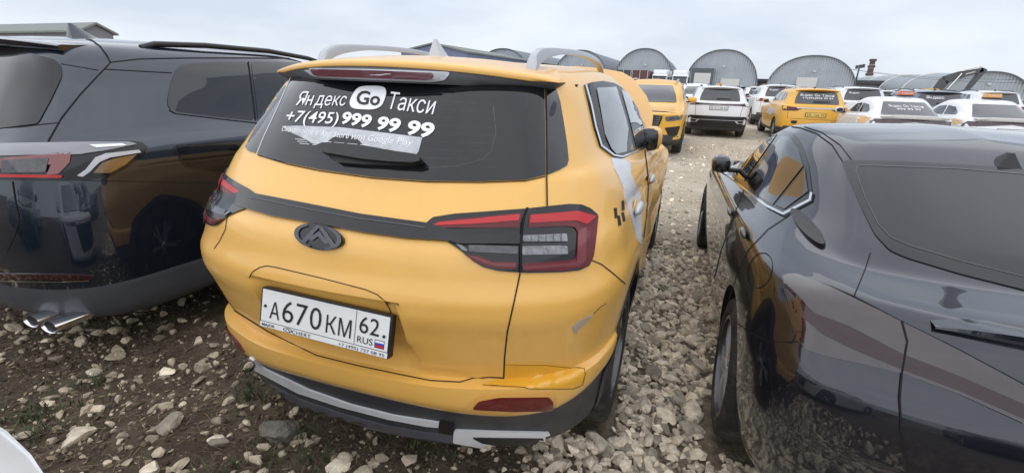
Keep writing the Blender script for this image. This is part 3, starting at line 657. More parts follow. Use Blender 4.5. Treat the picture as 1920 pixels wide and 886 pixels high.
# ---- roof rails, fin
for s in (1, -1):
    bm = bmesh.new(); path = [tuple(q_) for q_ in pchip(np.arange(8.), np.array([(.478, .555, 1.585), (.478, .585, 1.625), (.480, .66, 1.656), (.492, .90, 1.682), (.505, 1.25, 1.692), (.505, 1.6, 1.680), (.49, 1.86, 1.648), (.475, 2.02, 1.585)]), np.linspace(0, 7, 29))]
    prev = None
    for i, p in enumerate(path):
        hw = .021; hh = float(np.interp(i/4, [0, 1, 2, 3, 7], [.02, .024, .021, .012, .011])); hw = float(np.interp(i/4, [0, 2, 3, 7], [.020, .020, .017, .017]))
        rg_ = [bm.verts.new(warp(Vector((s*(p[0]+a*hw), p[1], p[2]+b*hh)))) for a, b in ((-1, -1), (1, -1), (1.0, .4), (.6, 1), (-.6, 1), (-1, .4))]
        if prev:
            for k in range(6): bm.faces.new((prev[k], prev[(k+1) % 6], rg_[(k+1) % 6], rg_[k]))
        else: bm.faces.new(rg_[::-1])
        prev = rg_
    bm.faces.new(prev)
    bmesh.ops.recalc_face_normals(bm, faces=bm.faces); linkbm('roof_rail', bm, RAILM, taxi, 45)
def fin(parent, base, ln, ht, wd, m, name='antenna_fin'):
    bm = bmesh.new(); prof = [(0, 1.), (.18, 1.), (.42, .78), (.75, .38), (1, .08)]; rows = []
    for k in range(7):
        t = k/6; z = ht*t; y0 = ln*.10*t; y1 = ln*(1-.78*t**.75); wq = wd*(1-.86*t**.8)
        rows.append([bm.verts.new(Vector(base)+Vector((a*wq, y0+(y1-y0)*b, z))) for a, b in ((0, 0), (.75, .04), (1, .3), (.8, .65), (0, 1), (-.8, .65), (-1, .3), (-.75, .04))])
    for i in range(6):
        for k in range(8): bm.faces.new((rows[i][k], rows[i][(k+1) % 8], rows[i+1][(k+1) % 8], rows[i+1][k]))
    bm.faces.new(rows[-1]); bm.faces.new(rows[0][::-1]); bmesh.ops.recalc_face_normals(bm, faces=bm.faces); return linkbm(name, bm, m, parent, 50)
fin(taxi, (0, .69, 1.622), .19, .088, .05, SILV)
# ---- raised bonnet
hp = [(-.72, 0), (-.745, .12), (-.74, .26), (-.66, .42), (-.52, .57), (-.42, .62), (-.22, .645), (0, .655), (.22, .645), (.42, .62), (.52, .57), (.66, .42), (.74, .26), (.745, .12), (.72, 0)]
hy, hz = Vector((0, .36, .93)).normalized(), Vector((0, -.93, .36)).normalized()
prism('bonnet', hp, -.035, lambda a, b, d: warp(Vector((a, 3.10, 1.06))+hy*b*1.02+hz*(d+.06*(1-(a/.74)**2)*.6)), HOODP, taxi, 40, bev=.01)
# front lamps and grille, seen only from further round
PF = lt.axis('y', 1)
for s in (1, -1): decal('head_lamp', rnd([(s*.50, .84), (s*.82, .88), (s*.84, .80), (s*.55, .76)][::s], .02), PF, CLEAR, taxi, off=.006, step=.05)
decal('grille', rnd([(-.42, .84), (.42, .84), (.36, .62), (-.36, .62)], .03), PF, BPLAS, taxi, off=.006, step=.06)
decal('windscreen', rnd([(-.55, 1.10), (.55, 1.10), (.46, 1.49), (-.46, 1.49)], .03), PF, GLASS, taxi, off=.004, step=.07)
# ================================================================== black saloon on the right (local: rear centre at origin, facing +Y)
SX, SY = 2.215, 0.0
def sed_level(z, yr, hw, rc=1., yf=4.60, sz=None, bow=1., nose=1.):
    X = [0, .33, .60, .74, .80, .835, .855, .86, .86, .855, .80, .52, 0]
    D = [0, .018*bow, .075*bow, .15*rc, .23*rc, .34*rc, .52*rc]
    Y = [yr+d for d in D]+[1.6, 2.6, 3.5, yf-.40*nose, yf-.12*nose, yf]
    Z = [z]*7+(list(sz) if sz else [z]*3)+[z]*3
    if sz: Z[10:] = [sz[2]-.02, sz[2]-.04, sz[2]-.05]
    return [(x*hw/.86, y, q) for x, y, q in zip(X, Y, Z)]
SL = [
 ('body', sed_level(.16, .40, .72, yf=4.4)),
 ('body', sed_level(.20, .27, .80, yf=4.5)),
 ('body', sed_level(.30, .225, .835)),
 ('body', sed_level(.45, .165, .850)),
 ('body', sed_level(.58, .138, .858)),
 ('body', sed_level(.68, .138, .862)),
 ('body', sed_level(.74, .148, .858)),
 ('body', sed_level(.82, .190, .848, sz=(.81, .80, .78))),
 ('body', sed_level(.89, .228, .838, sz=(.87, .85, .82), yf=4.55)),
 ('body', sed_level(.935, .262, .825, sz=(.90, .87, .835), yf=4.52)),
 ('body', [(0, .290, .958), (.33, .308, .958), (.58, .36, .958), (.68, .425, .956), (.74, .50, .952), (.775, .58, .95), (.80, .76, .945), (.83, 1.6, .915), (.825, 2.6, .88), (.80, 3.5, .845), (.72, 4.1, .79), (.45, 4.35, .76), (0, 4.42, .75)]),
 ('body', [(0, .335, .972), (.33, .35, .974), (.57, .40, .977), (.645, .47, .977), (.69, .55, .974), (.73, .66, .97), (.755, .86, .975), (.79, 1.6, .945), (.79, 2.6, .905), (.72, 3.5, .86), (.6, 3.9, .83), (.36, 4.1, .81), (0, 4.14, .80)]),
 ('body', [(0, .58, .985), (.33, .59, .987), (.53, .62, .992), (.585, .66, .998), (.63, .74, 1.003), (.675, .87, 1.01), (.71, 1.02, 1.012), (.765, 1.6, .965), (.77, 2.5, .925), (.66, 3.15, .885), (.5, 3.28, .895), (.3, 3.34, .905), (0, 3.36, .91)]),
 ('body', [(0, .72, 1.06), (.33, .735, 1.06), (.505, .77, 1.062), (.555, .815, 1.065), (.59, .89, 1.068), (.625, 1.0, 1.07), (.655, 1.15, 1.07), (.72, 1.65, 1.05), (.735, 2.35, 1.02), (.65, 2.92, .99), (.46, 3.02, .995), (.28, 3.07, 1.0), (0, 3.09, 1.005)]),
 ('body', [(0, 1.08, 1.245), (.33, 1.09, 1.245), (.46, 1.11, 1.243), (.505, 1.15, 1.245), (.535, 1.21, 1.25), (.57, 1.31, 1.268), (.60, 1.45, 1.282), (.635, 1.75, 1.292), (.64, 2.1, 1.275), (.575, 2.46, 1.22), (.39, 2.5, 1.205), (.24, 2.54, 1.21), (0, 2.56, 1.215)]),
 ('body', [(0, 1.27, 1.348), (.28, 1.28, 1.346), (.40, 1.30, 1.341), (.435, 1.33, 1.342), (.46, 1.38, 1.346), (.49, 1.47, 1.358), (.515, 1.58, 1.368), (.54, 1.78, 1.374), (.535, 2.0, 1.362), (.47, 2.22, 1.325), (.33, 2.26, 1.32), (.2, 2.29, 1.325), (0, 2.30, 1.33)]),
 ('body', [(0, 1.36, 1.380), (0, 1.37, 1.381), (0, 1.40, 1.384), (0, 1.43, 1.387), (0, 1.47, 1.391), (0, 1.54, 1.397), (0, 1.62, 1.402), (0, 1.78, 1.406), (0, 1.9, 1.403), (0, 2.0, 1.397), (0, 2.05, 1.392), (0, 2.08, 1.388), (0, 2.1, 1.384)]),
]
SYAW = math.radians(1.2)
def swarp(p):
    c, s = math.cos(SYAW), math.sin(SYAW); return Vector((SX+p.x*c-p.y*s, SY+p.x*s+p.y*c, p.z))
def sunw(p):
    c, s = math.cos(SYAW), math.sin(SYAW); x, y = p.x-SX, p.y-SY; return Vector((x*c+y*s, -x*s+y*c, p.z))
def smir(p): q = sunw(Vector(p)); return swarp(Vector((-q.x, q.y, q.z)))
ls = Loft(SL, nu=9, nv=7).build(warp=swarp)
sedan = thing('black_saloon', 'glossy black saloon with a fastback rear window parked beside the gravel strip', 'car', (SX, 2.2, 0))
SAR = []
for s in (-1, 1):
    for y in (.98, 3.78): p = swarp(Vector((s*.83, y, .335))); SAR.append((p.x, p.y, p.z, .365, .36))
ls.shell({'body': BLK}, sedan, SAR)
S = ls.px
for s in (-1, 1):
    for y in (.98, 3.78): wheel(sedan, swarp(Vector((s*.755, y, .322))), s, r=.325, wd=.20, rr=.235, spokes=5)
# rear window, side windows
decal('rear_window', rnd([(1577, 305), (1590, 301), (1700, 304), (1880, 314), (2100, 345), (2400, 420), (2400, 640), (2100, 585), (1920, 544), (1800, 514), (1700, 484), (1668, 470), (1640, 440), (1610, 380)], 10, 3), S, GLASS, sedan, off=.004, step=13)
line('window_print', [(1920, 314+14), (1800, 318), (1640, 312), (1608, 312), (1605, 322), (1622, 372), (1645, 420), (1668, 445), (1700, 460), (1800, 490), (1920, 520)], S, LENSG, sedan, w=1.3, off=.0055)
sw = [(1342, 312), (1366, 290), (1400, 268), (1440, 250), (1468, 244), (1490, 250), (1506, 272), (1517, 310), (1524, 362), (1519, 376), (1470, 402), (1440, 388), (1390, 352), (1358, 325)]
decal('side_window_frame', rnd(sw, 4, 2), S, GLOSS, sedan, off=.003, step=6, mirror=smir)
decal('side_window', [(1370, 298), (1404, 272), (1440, 254), (1458, 252), (1396, 340), (1380, 328), (1368, 312)], S, SGLASS, sedan, off=.007, step=6, mirror=smir)
decal('side_window', [(1404, 344), (1466, 256), (1482, 258), (1498, 280), (1508, 312), (1450, 385), (1428, 370)], S, SGLASS, sedan, off=.007, step=6, mirror=smir)
decal('side_window', [(1456, 386), (1511, 318), (1517, 360), (1472, 393)], S, SGLASS, sedan, off=.007, step=6, mirror=smir)
line('window_chrome', [(1347, 317), (1362, 326), (1395, 352), (1440, 388), (1470, 403), (1521, 376), (1524, 362)], S, CHROME, sedan, w=4.5, off=.0085, step=5, mirror=smir)
line('roof_gap', [(1476, 237), (1500, 240), (1530, 250), (1560, 272), (1580, 303)], S, GAPM, sedan, w=2.2, off=.002)
line('roof_gap', [(1508, 238), (1540, 248), (1575, 272), (1597, 300)], S, GAPM, sedan, w=1.6, off=.002)
# boot lid, lamp bar, lip
line('boot_gap', [(1632, 474), (1622, 505), (1602, 553)], S, GAPM, sedan, w=2.4, off=.002)
line('boot_gap', [(1484, 513), (1560, 538), (1602, 556), (1690, 602), (1800, 656), (1920, 720), (2100, 812)], S, GAPM, sedan, w=2.2, off=.002)
lampo = [(1468, 517), (1490, 513), (1560, 540), (1690, 603), (1800, 658), (1920, 722), (2100, 812), (2100, 890), (1920, 792), (1800, 737), (1690, 697), (1620, 680), (1560, 668), (1515, 655), (1498, 635), (1480, 580)]
slamp = decal('tail_lamp', rnd(lampo, 5, 3), S, mat('smoked_lamp_lens', (.022, .010, .012), .06, coat=1, dirt=.04), sedan, off=.005, step=9, mirror=smir)
redp = [(1500, 560), (1530, 588), (1590, 610), (1690, 662), (1800, 705), (1920, 757), (2060, 826), (2060, 858), (1920, 785), (1800, 733), (1690, 692), (1600, 655), (1545, 628), (1512, 600)]
for p in decal('lamp_strip', rnd(redp, 6, 3), S, mat('tail_strip_red', (.022, .005, .009), .3, coat=.8, spec=.2), sedan, off=.0065, step=9, mirror=smir): p.parent = slamp[0]
line('lamp_edge', [(1468, 517), (1480, 580), (1498, 636), (1516, 656), (1560, 669), (1620, 681), (1690, 698), (1800, 738), (1920, 793)], S, LENSG, sedan, w=1.5, off=.006)
line('lamp_seam', [(1690, 602), (1700, 640), (1690, 700), (1686, 745), (1690, 815), (1705, 890)], S, GAPM, sedan, w=4., off=.007, step=6)
# lip spoiler on the boot edge
bm = bmesh.new(); prev = None
for i in range(25):
    t = -1+2*i/24; x = t*.47; y = .275+.045*abs(t)**2.2; h = .024*(1-abs(t)**4)
    rg_ = [bm.verts.new(swarp(Vector(p))) for p in ((x, y+.12, .970), (x, y+.04, .966+h*.8), (x, y-.012, .962+h), (x, y-.014, .957+h*.6), (x, y+.012, .945))]
    if prev:
        for k in range(4): bm.faces.new((prev[k], prev[k+1], rg_[k+1], rg_[k]))
    prev = rg_
bmesh.ops.recalc_face_normals(bm, faces=bm.faces); linkbm('lip_spoiler', bm, BLK, sedan, 50)
# handles, fuel flap, oval cap, bumper line
for (u, v) in ((1398, 438), (1372, 398)):
    h = S(u, v)
    if h:
        bm = bmesh.new(); ellipsoid_bm(bm, h[0]+h[1]*.014, (.014, .085, .018)); linkbm('door_handle', bm, BLK, sedan, 60)
line('fuel_flap', [(1425+23*math.cos(a)-6*math.sin(a), 507+33*math.sin(a)) for a in [2*math.pi*k/26 for k in range(27)]], S, GAPM, sedan, w=1.4, off=.002, step=5)
decal('black_oval_badge', [(1516+34*math.cos(a)*.9+9*math.sin(a), 428+26*math.sin(a)+22*math.cos(a)) for a in [2*math.pi*k/26 for k in range(26)]], S, BPLAS, sedan, off=.012, step=7, thick=.014)
line('door_gap', [(1480, 404), (1440, 430), (1402, 470), (1380, 520), (1368, 560)], S, GAPM, sedan, w=1.4, off=.002)
line('door_gap', [(1397, 350), (1378, 400), (1352, 470), (1340, 520)], S, GAPM, sedan, w=1.2, off=.002)
line('bumper_gap', [(1375, 600), (1400, 618), (1440, 640), (1498, 640)], S, GAPM, sedan, w=1.3, off=.002)
PR = ls.axis('y', -1)
# diffuser and plate sit low, mostly below the frame
decal('rear_diffuser', rnd([(SX-.62, .22), (SX+.62, .22), (SX+.55, .36), (SX-.55, .36)], .03), PR, BPLAS, sedan, off=.006, step=.05)
# mirrors
for s in (-1, 1):
    c = swarp(Vector((s*.875, 2.40, 1.045))); bm = bmesh.new(); box_bm(bm, c, (.12, .15, .115), bev=.042); mh = linkbm('door_mirror', bm, BLK, sedan, 60)
    bm = bmesh.new(); box_bm(bm, c+Vector((0, -.074, -.002)), (.085, .012, .080), bev=.005); linkbm('mirror_glass', bm, SGLASS, mh, 60)
    bm = bmesh.new(); box_bm(bm, c+Vector((-.09*s, .02, -.04)), (.12, .04, .03), bev=.008); linkbm('mirror_arm', bm, BPLAS, mh, 60)
# roof fin at the rear of the roof
hh = S(1893, 318)
if hh: fin(sedan, (hh[0].x, hh[0].y-.01, hh[0].z-.012), .27, .072, .07, BPLAS)
PFs = ls.axis('y', 1)
for s in (1, -1): decal('head_lamp', rnd([(SX-.08+s*.45, .70), (SX-.08+s*.74, .74), (SX-.08+s*.72, .66), (SX-.08+s*.48, .63)], .02), PFs, CLEAR, sedan, off=.006, step=.05)
# ================================================================== black SUV on the left
UX, UY = -2.58, 0.0
def suv_level(z, yr, hw, yf=4.72, sz=None, k=1.):
    X = [0, .35, .62, .78, .86, .90, .925, .93, .93, .92, .85, .55, 0]
    D = [0, .012, .06, .14, .23, .34, .55]
    Y = [yr+d*k for d in D]+[1.6, 2.6, 3.5, yf-.40, yf-.12, yf]
    Z = [z]*7+(list(sz) if sz else [z]*3)+[z]*3
    if sz: Z[10:] = [sz[2]-.02, sz[2]-.04, sz[2]-.05]
    return [(x*hw/.93, y, q) for x, y, q in zip(X, Y, Z)]
UL = [
 ('cladding', suv_level(.22, .22, .82, yf=4.5)),
 ('cladding', suv_level(.27, .06, .90, yf=4.6)),
 ('cladding', suv_level(.36, .01, .925)),
 ('cladding', suv_level(.455, -.01, .93, sz=(.34, .34, .40))),
 ('body', suv_level(.47, -.012, .928, sz=(.36, .36, .42))),
 ('body', suv_level(.62, -.03, .935)),
 ('body', suv_level(.80, -.02, .935)),
 ('body', suv_level(.95, .0, .930)),
 ('body', suv_level(1.07, .02, .925, sz=(1.05, 1.03, .98))),
 ('body', suv_level(1.16, .035, .905, sz=(1.13, 1.09, 1.03), yf=4.65)),
 ('body', [(0, .08, 1.21), (.35, .095, 1.21), (.62, .15, 1.21), (.74, .23, 1.215), (.80, .32, 1.22), (.835, .44, 1.225), (.85, .62, 1.225), (.865, 1.6, 1.195), (.865, 2.6, 1.14), (.80, 3.4, 1.07), (.66, 3.75, 1.04), (.4, 3.95, 1.02), (0, 4.02, 1.02)]),
 ('body', [(0, .115, 1.26), (.35, .13, 1.26), (.60, .18, 1.26), (.715, .25, 1.265), (.775, .34, 1.28), (.805, .46, 1.285), (.82, .66, 1.29), (.83, 1.6, 1.25), (.83, 2.5, 1.20), (.74, 3.05, 1.12), (.55, 3.2, 1.12), (.32, 3.26, 1.13), (0, 3.28, 1.135)]),
 ('body', [(0, .235, 1.45), (.35, .25, 1.45), (.55, .295, 1.45), (.645, .345, 1.455), (.695, .42, 1.46), (.725, .53, 1.465), (.745, .72, 1.47), (.765, 1.6, 1.46), (.765, 2.25, 1.44), (.68, 2.65, 1.39), (.5, 2.76, 1.39), (.3, 2.81, 1.40), (0, 2.83, 1.405)]),
 ('body', [(0, .335, 1.62), (.35, .345, 1.62), (.52, .37, 1.615), (.60, .41, 1.612), (.645, .48, 1.61), (.67, .59, 1.612), (.685, .78, 1.615), (.695, 1.6, 1.615), (.69, 2.05, 1.60), (.61, 2.3, 1.56), (.45, 2.38, 1.565), (.28, 2.42, 1.575), (0, 2.44, 1.58)]),
 ('body', [(0, .40, 1.685), (.33, .41, 1.685), (.48, .44, 1.68), (.55, .48, 1.675), (.585, .55, 1.672), (.61, .66, 1.672), (.62, .84, 1.674), (.63, 1.6, 1.675), (.62, 1.95, 1.66), (.54, 2.12, 1.625), (.4, 2.18, 1.635), (.25, 2.21, 1.64), (0, 2.22, 1.645)]),
 ('body', [(0, .50, 1.71), (.25, .51, 1.71), (.36, .54, 1.708), (.42, .58, 1.706), (.45, .64, 1.706), (.47, .75, 1.708), (.48, .92, 1.712), (.48, 1.6, 1.715), (.46, 1.85, 1.705), (.4, 1.98, 1.68), (.3, 2.02, 1.685), (.18, 2.04, 1.69), (0, 2.05, 1.69)]),
 ('body', [(0, .6, 1.722), (0, .61, 1.722), (0, .64, 1.724), (0, .68, 1.726), (0, .74, 1.73), (0, .85, 1.735), (0, 1.0, 1.74), (0, 1.5, 1.745), (0, 1.7, 1.742), (0, 1.8, 1.735), (0, 1.84, 1.73), (0, 1.86, 1.728), (0, 1.87, 1.725)]),
]
UYAW = math.radians(0)
def uwarp(p): return Vector((UX+p.x, UY+p.y, p.z))
def umir(p): return Vector((2*UX-p[0], p[1], p[2]))
lu = Loft(UL, nu=9, nv=7).build(warp=uwarp)
suv = thing('black_suv', 'large black SUV with twin chrome exhaust tips and dark roof rails beside the taxi', 'car', (UX, 2.3, 0))
lu.shell({'cladding': mat('suv_grey_cladding', (.055, .062, .075), .5, coat=.2, dirt=.1), 'body': BLKN}, suv, [(UX+s*.9, y, .37, .40, .40) for s in (1, -1) for y in (1.16, 3.72)])
U = lu.px
for s in (1, -1):
    for y in (1.16, 3.72): wheel(suv, (UX+s*.80, y, .36), s, r=.36, wd=.235, rr=.24)
decal('rear_window', rnd([(-500, 60), (-300, 62), (-60, 76), (0, 90), (60, 101), (104, 112), (115, 124), (117, 144), (95, 190), (72, 232), (0, 241), (-150, 262), (-500, 330)], 6, 2), U, GLASS, suv, off=.004, step=14)
decal('side_window', rnd([(316, 203), (313, 190), (320, 155), (332, 127), (345, 121), (400, 117), (463, 116), (470, 170), (477, 226), (440, 223), (380, 216), (330, 211)], 8, 4), U, SGLASS, suv, off=.004, step=9, mirror=umir)
decal('side_window', rnd([(470, 116), (560, 118), (690, 124), (690, 250), (484, 228), (477, 170)], 6, 3), U, SGLASS, suv, off=.004, step=9, mirror=umir)
line('window_gap', [(465, 116), (472, 170), (480, 232)], U, GAPM, suv, w=2., off=.006)
line('window_chrome', [(318, 206), (330, 212), (380, 218), (440, 225), (478, 229), (560, 236)], U, DCHR, suv, w=3., off=.007)
line('tailgate_gap', [(138, 67), (150, 69), (172, 76), (188, 88), (200, 104), (207, 118), (180, 146), (150, 178), (115, 222), (90, 266)], U, GAPM, suv, w=3., off=.002)
line('roof_gap', [(207, 117), (260, 111), (350, 109), (460, 109), (560, 110), (640, 114)], U, GAPM, suv, w=1.8, off=.002)
line('pillar_gap', [(196, 130), (250, 133), (322, 137)], U, GAPM, suv, w=1.6, off=.002)
line('pillar_gap', [(115, 120), (150, 126), (184, 132)], U, GAPM, suv, w=1.2, off=.002)
line('tailgate_gap', [(0, 240), (40, 238), (72, 234), (110, 230)], U, GAPM, suv, w=1.5, off=.002)
LU = rnd([(-60, 271), (0, 269), (120, 267), (246, 265), (266, 268), (277, 276), (268, 292), (236, 315), (206, 331), (170, 337), (120, 339), (0, 337), (-60, 341)], 3, 3)
ul = decal('tail_lamp', LU, U, GLOSS, suv, off=.006, step=8, mirror=umir)
def UPt(name, p, m, off=.014, r=3):
    for q, h in zip(decal(name, rnd(p, r, 3), U, m, suv, off=off, step=8, mirror=umir, thick=.006), ul): q.parent = h
UPt('lens', [(-50, 275), (0, 272), (120, 270), (240, 268), (256, 272), (205, 282), (150, 290), (0, 292), (-50, 296)], mat('smoke_lens', (.22, .22, .24), .2, metal=.3, coat=1))
UPt('light_strip', [(-50, 300), (10, 296), (118, 287), (135, 287), (132, 305), (112, 326), (90, 328), (100, 308), (0, 316), (-50, 320)], mat('clear_red_lens', (.20, .03, .03), .15, coat=1))
UPt('light_strip', [(0, 326), (60, 327), (120, 328), (118, 333), (0, 332)], RED)
UPt('lens', [(10, 300), (95, 296), (90, 322), (10, 324)], mat('dark_mesh_lens', (.05, .045, .05), .2, metal=.4, coat=1, noise=.5, nscale=40), .017)
UPt('reflector', [(146, 329), (160, 318), (178, 296), (196, 289), (258, 282), (262, 287), (205, 296), (186, 304), (168, 322), (156, 331)], SILV, .0185, 1)
UPt('lens', [(174, 324), (190, 306), (208, 299), (254, 290), (234, 308), (205, 324)], AMBER, .0165)
UPt('reflector', [(168, 275), (228, 272), (236, 275), (180, 279)], CHROME, .018, 1)
decal('rear_reflector', rnd([(-60, 514), (0, 512), (150, 514), (177, 516), (168, 524), (0, 523), (-60, 526)], 2), U, VRED, suv, off=.006, step=8, mirror=umir)
line('reflector_edge', [(-55, 526), (0, 525), (100, 527), (168, 525)], U, CHROME, suv, w=1.6, off=.008)
line('bumper_gap', [(24, 340), (30, 380), (36, 410), (28, 440), (14, 470)], U, GAPM, suv, w=2.4, off=.002)
line('bumper_gap', [(150, 338), (260, 340), (330, 342), (405, 342)], U, GAPM, suv, w=1.2, off=.002)
decal('side_dark_panel', rnd([(327, 273), (390, 266), (470, 260), (470, 300), (410, 324), (356, 315), (340, 300)], 4), U, GLASS, suv, off=.003, step=8)  # dark patch drawn as the taxi window mirrored in the flank
line('panel_edge', [(326, 273), (336, 296), (350, 314), (410, 324)], U, DCHR, suv, w=1.1, off=.005)  # lighter rim drawn along that painted reflection
# spoiler, exhaust tips, rails, fin
bm = bmesh.new(); rows = []
for i in range(21):
    t = -1+2*i/20; a = abs(t); x = t*.60; y = .27+.13*a**2.4; dz = -.035*a**2.2
    rows.append([bm.verts.new(uwarp(Vector(p))) for p in ((x*.95, y+.30, 1.712+dz), (x, y+.02, 1.700+dz), (x, y, 1.692+dz), (x, y+.01, 1.675+dz), (x*.97, y+.06, 1.655+dz), (x*.95, y+.22, 1.66+dz))])
for i in range(20):
    for k in range(5): bm.faces.new((rows[i][k], rows[i+1][k], rows[i+1][k+1], rows[i][k+1]))
bm.faces.new(rows[0][::-1]); bm.faces.new(rows[-1]); bmesh.ops.recalc_face_normals(bm, faces=bm.faces); linkbm('spoiler', bm, BLKN, suv, 50)
for s in (1, -1):
    for dx in (0, .155):
        cx = UX+s*(.50+dx) if s < 0 else UX+.535+dx; bm = bmesh.new(); n = 28; rows = []
        for (y, k) in ((.20, .85), (.02, 1.), (.0, 1.), (.006, .88), (.16, .80)):
            rows.append([bm.verts.new((cx+k*.070*math.cos(2*math.pi*j/n)+.014*math.sin(2*math.pi*j/n), UY+y, .292+k*.036*math.sin(2*math.pi*j/n))) for j in range(n)])
        for i in range(4):
            for j in range(n): bm.faces.new((rows[i][j], rows[i][(j+1) % n], rows[i+1][(j+1) % n], rows[i+1][j]))
        inner = [v.co.copy() for v in rows[-1]]; bmesh.ops.recalc_face_normals(bm, faces=bm.faces); et = linkbm('exhaust_tip', bm, CHROME, suv, 50); link('soot_plug', [p-Vector((0, .150, 0)) for p in inner], [list(range(n))], INK, et)  # black disc stands in for the shade inside the pipe mouth
for s in (1, -1):
    bm = bmesh.new(); tube_bm(bm, [uwarp(Vector((s*x, y, z))) for x, y, z in ((.60, .80, 1.675), (.60, .88, 1.70), (.605, 1.2, 1.715), (.605, 1.7, 1.712), (.60, 2.1, 1.68), (.58, 2.3, 1.645))], .017, 8); linkbm('roof_rail', bm, BPLAS, suv, 50)
fin(suv, (UX+.02, .76, 1.725), .20, .085, .045, BLKN)
# ================================================================== white car whose nose reaches into the lower left corner: built with the generic builder below
# ================================================================== other cars of the yard: generic SUV and saloon, each built with its parts
def onY(u, v, y): d = ray(u, v); return CAM+d*((y-CAM.y)/d.y)
def scl(levels, kx, ky, kz): return [(p, [(x*kx, y*ky, z*kz) for x, y, z in l]) for p, l in levels]
GL = mat('far_car_glass', (.012, .014, .018), .06, coat=.8, spec=.7)
LET = None
def Pl(root, name, bw, z, P, text, mt=PLATEW, y=-.02):
    fr_ = decal('number_plate', rnd(rect(-.275, z-.068, .275, z+.068), .01), P, BPLAS, root, off=.018, step=.12, thick=.02)
    if not fr_: return
    fr_ = fr_[0]
    for p in decal('plate_sheet', rect(-.258, z-.055, .258, z+.055), P, mt, root, off=.021, step=.12, thick=.002): p.parent = fr_
    q = text and text_on('plate_lettering', text, [(-.235, z-.036), (.235, z-.036), (.235, z+.036), (-.235, z+.036)], P, INK, root, off=.024, bold=.0)
    if q: q.parent = fr_
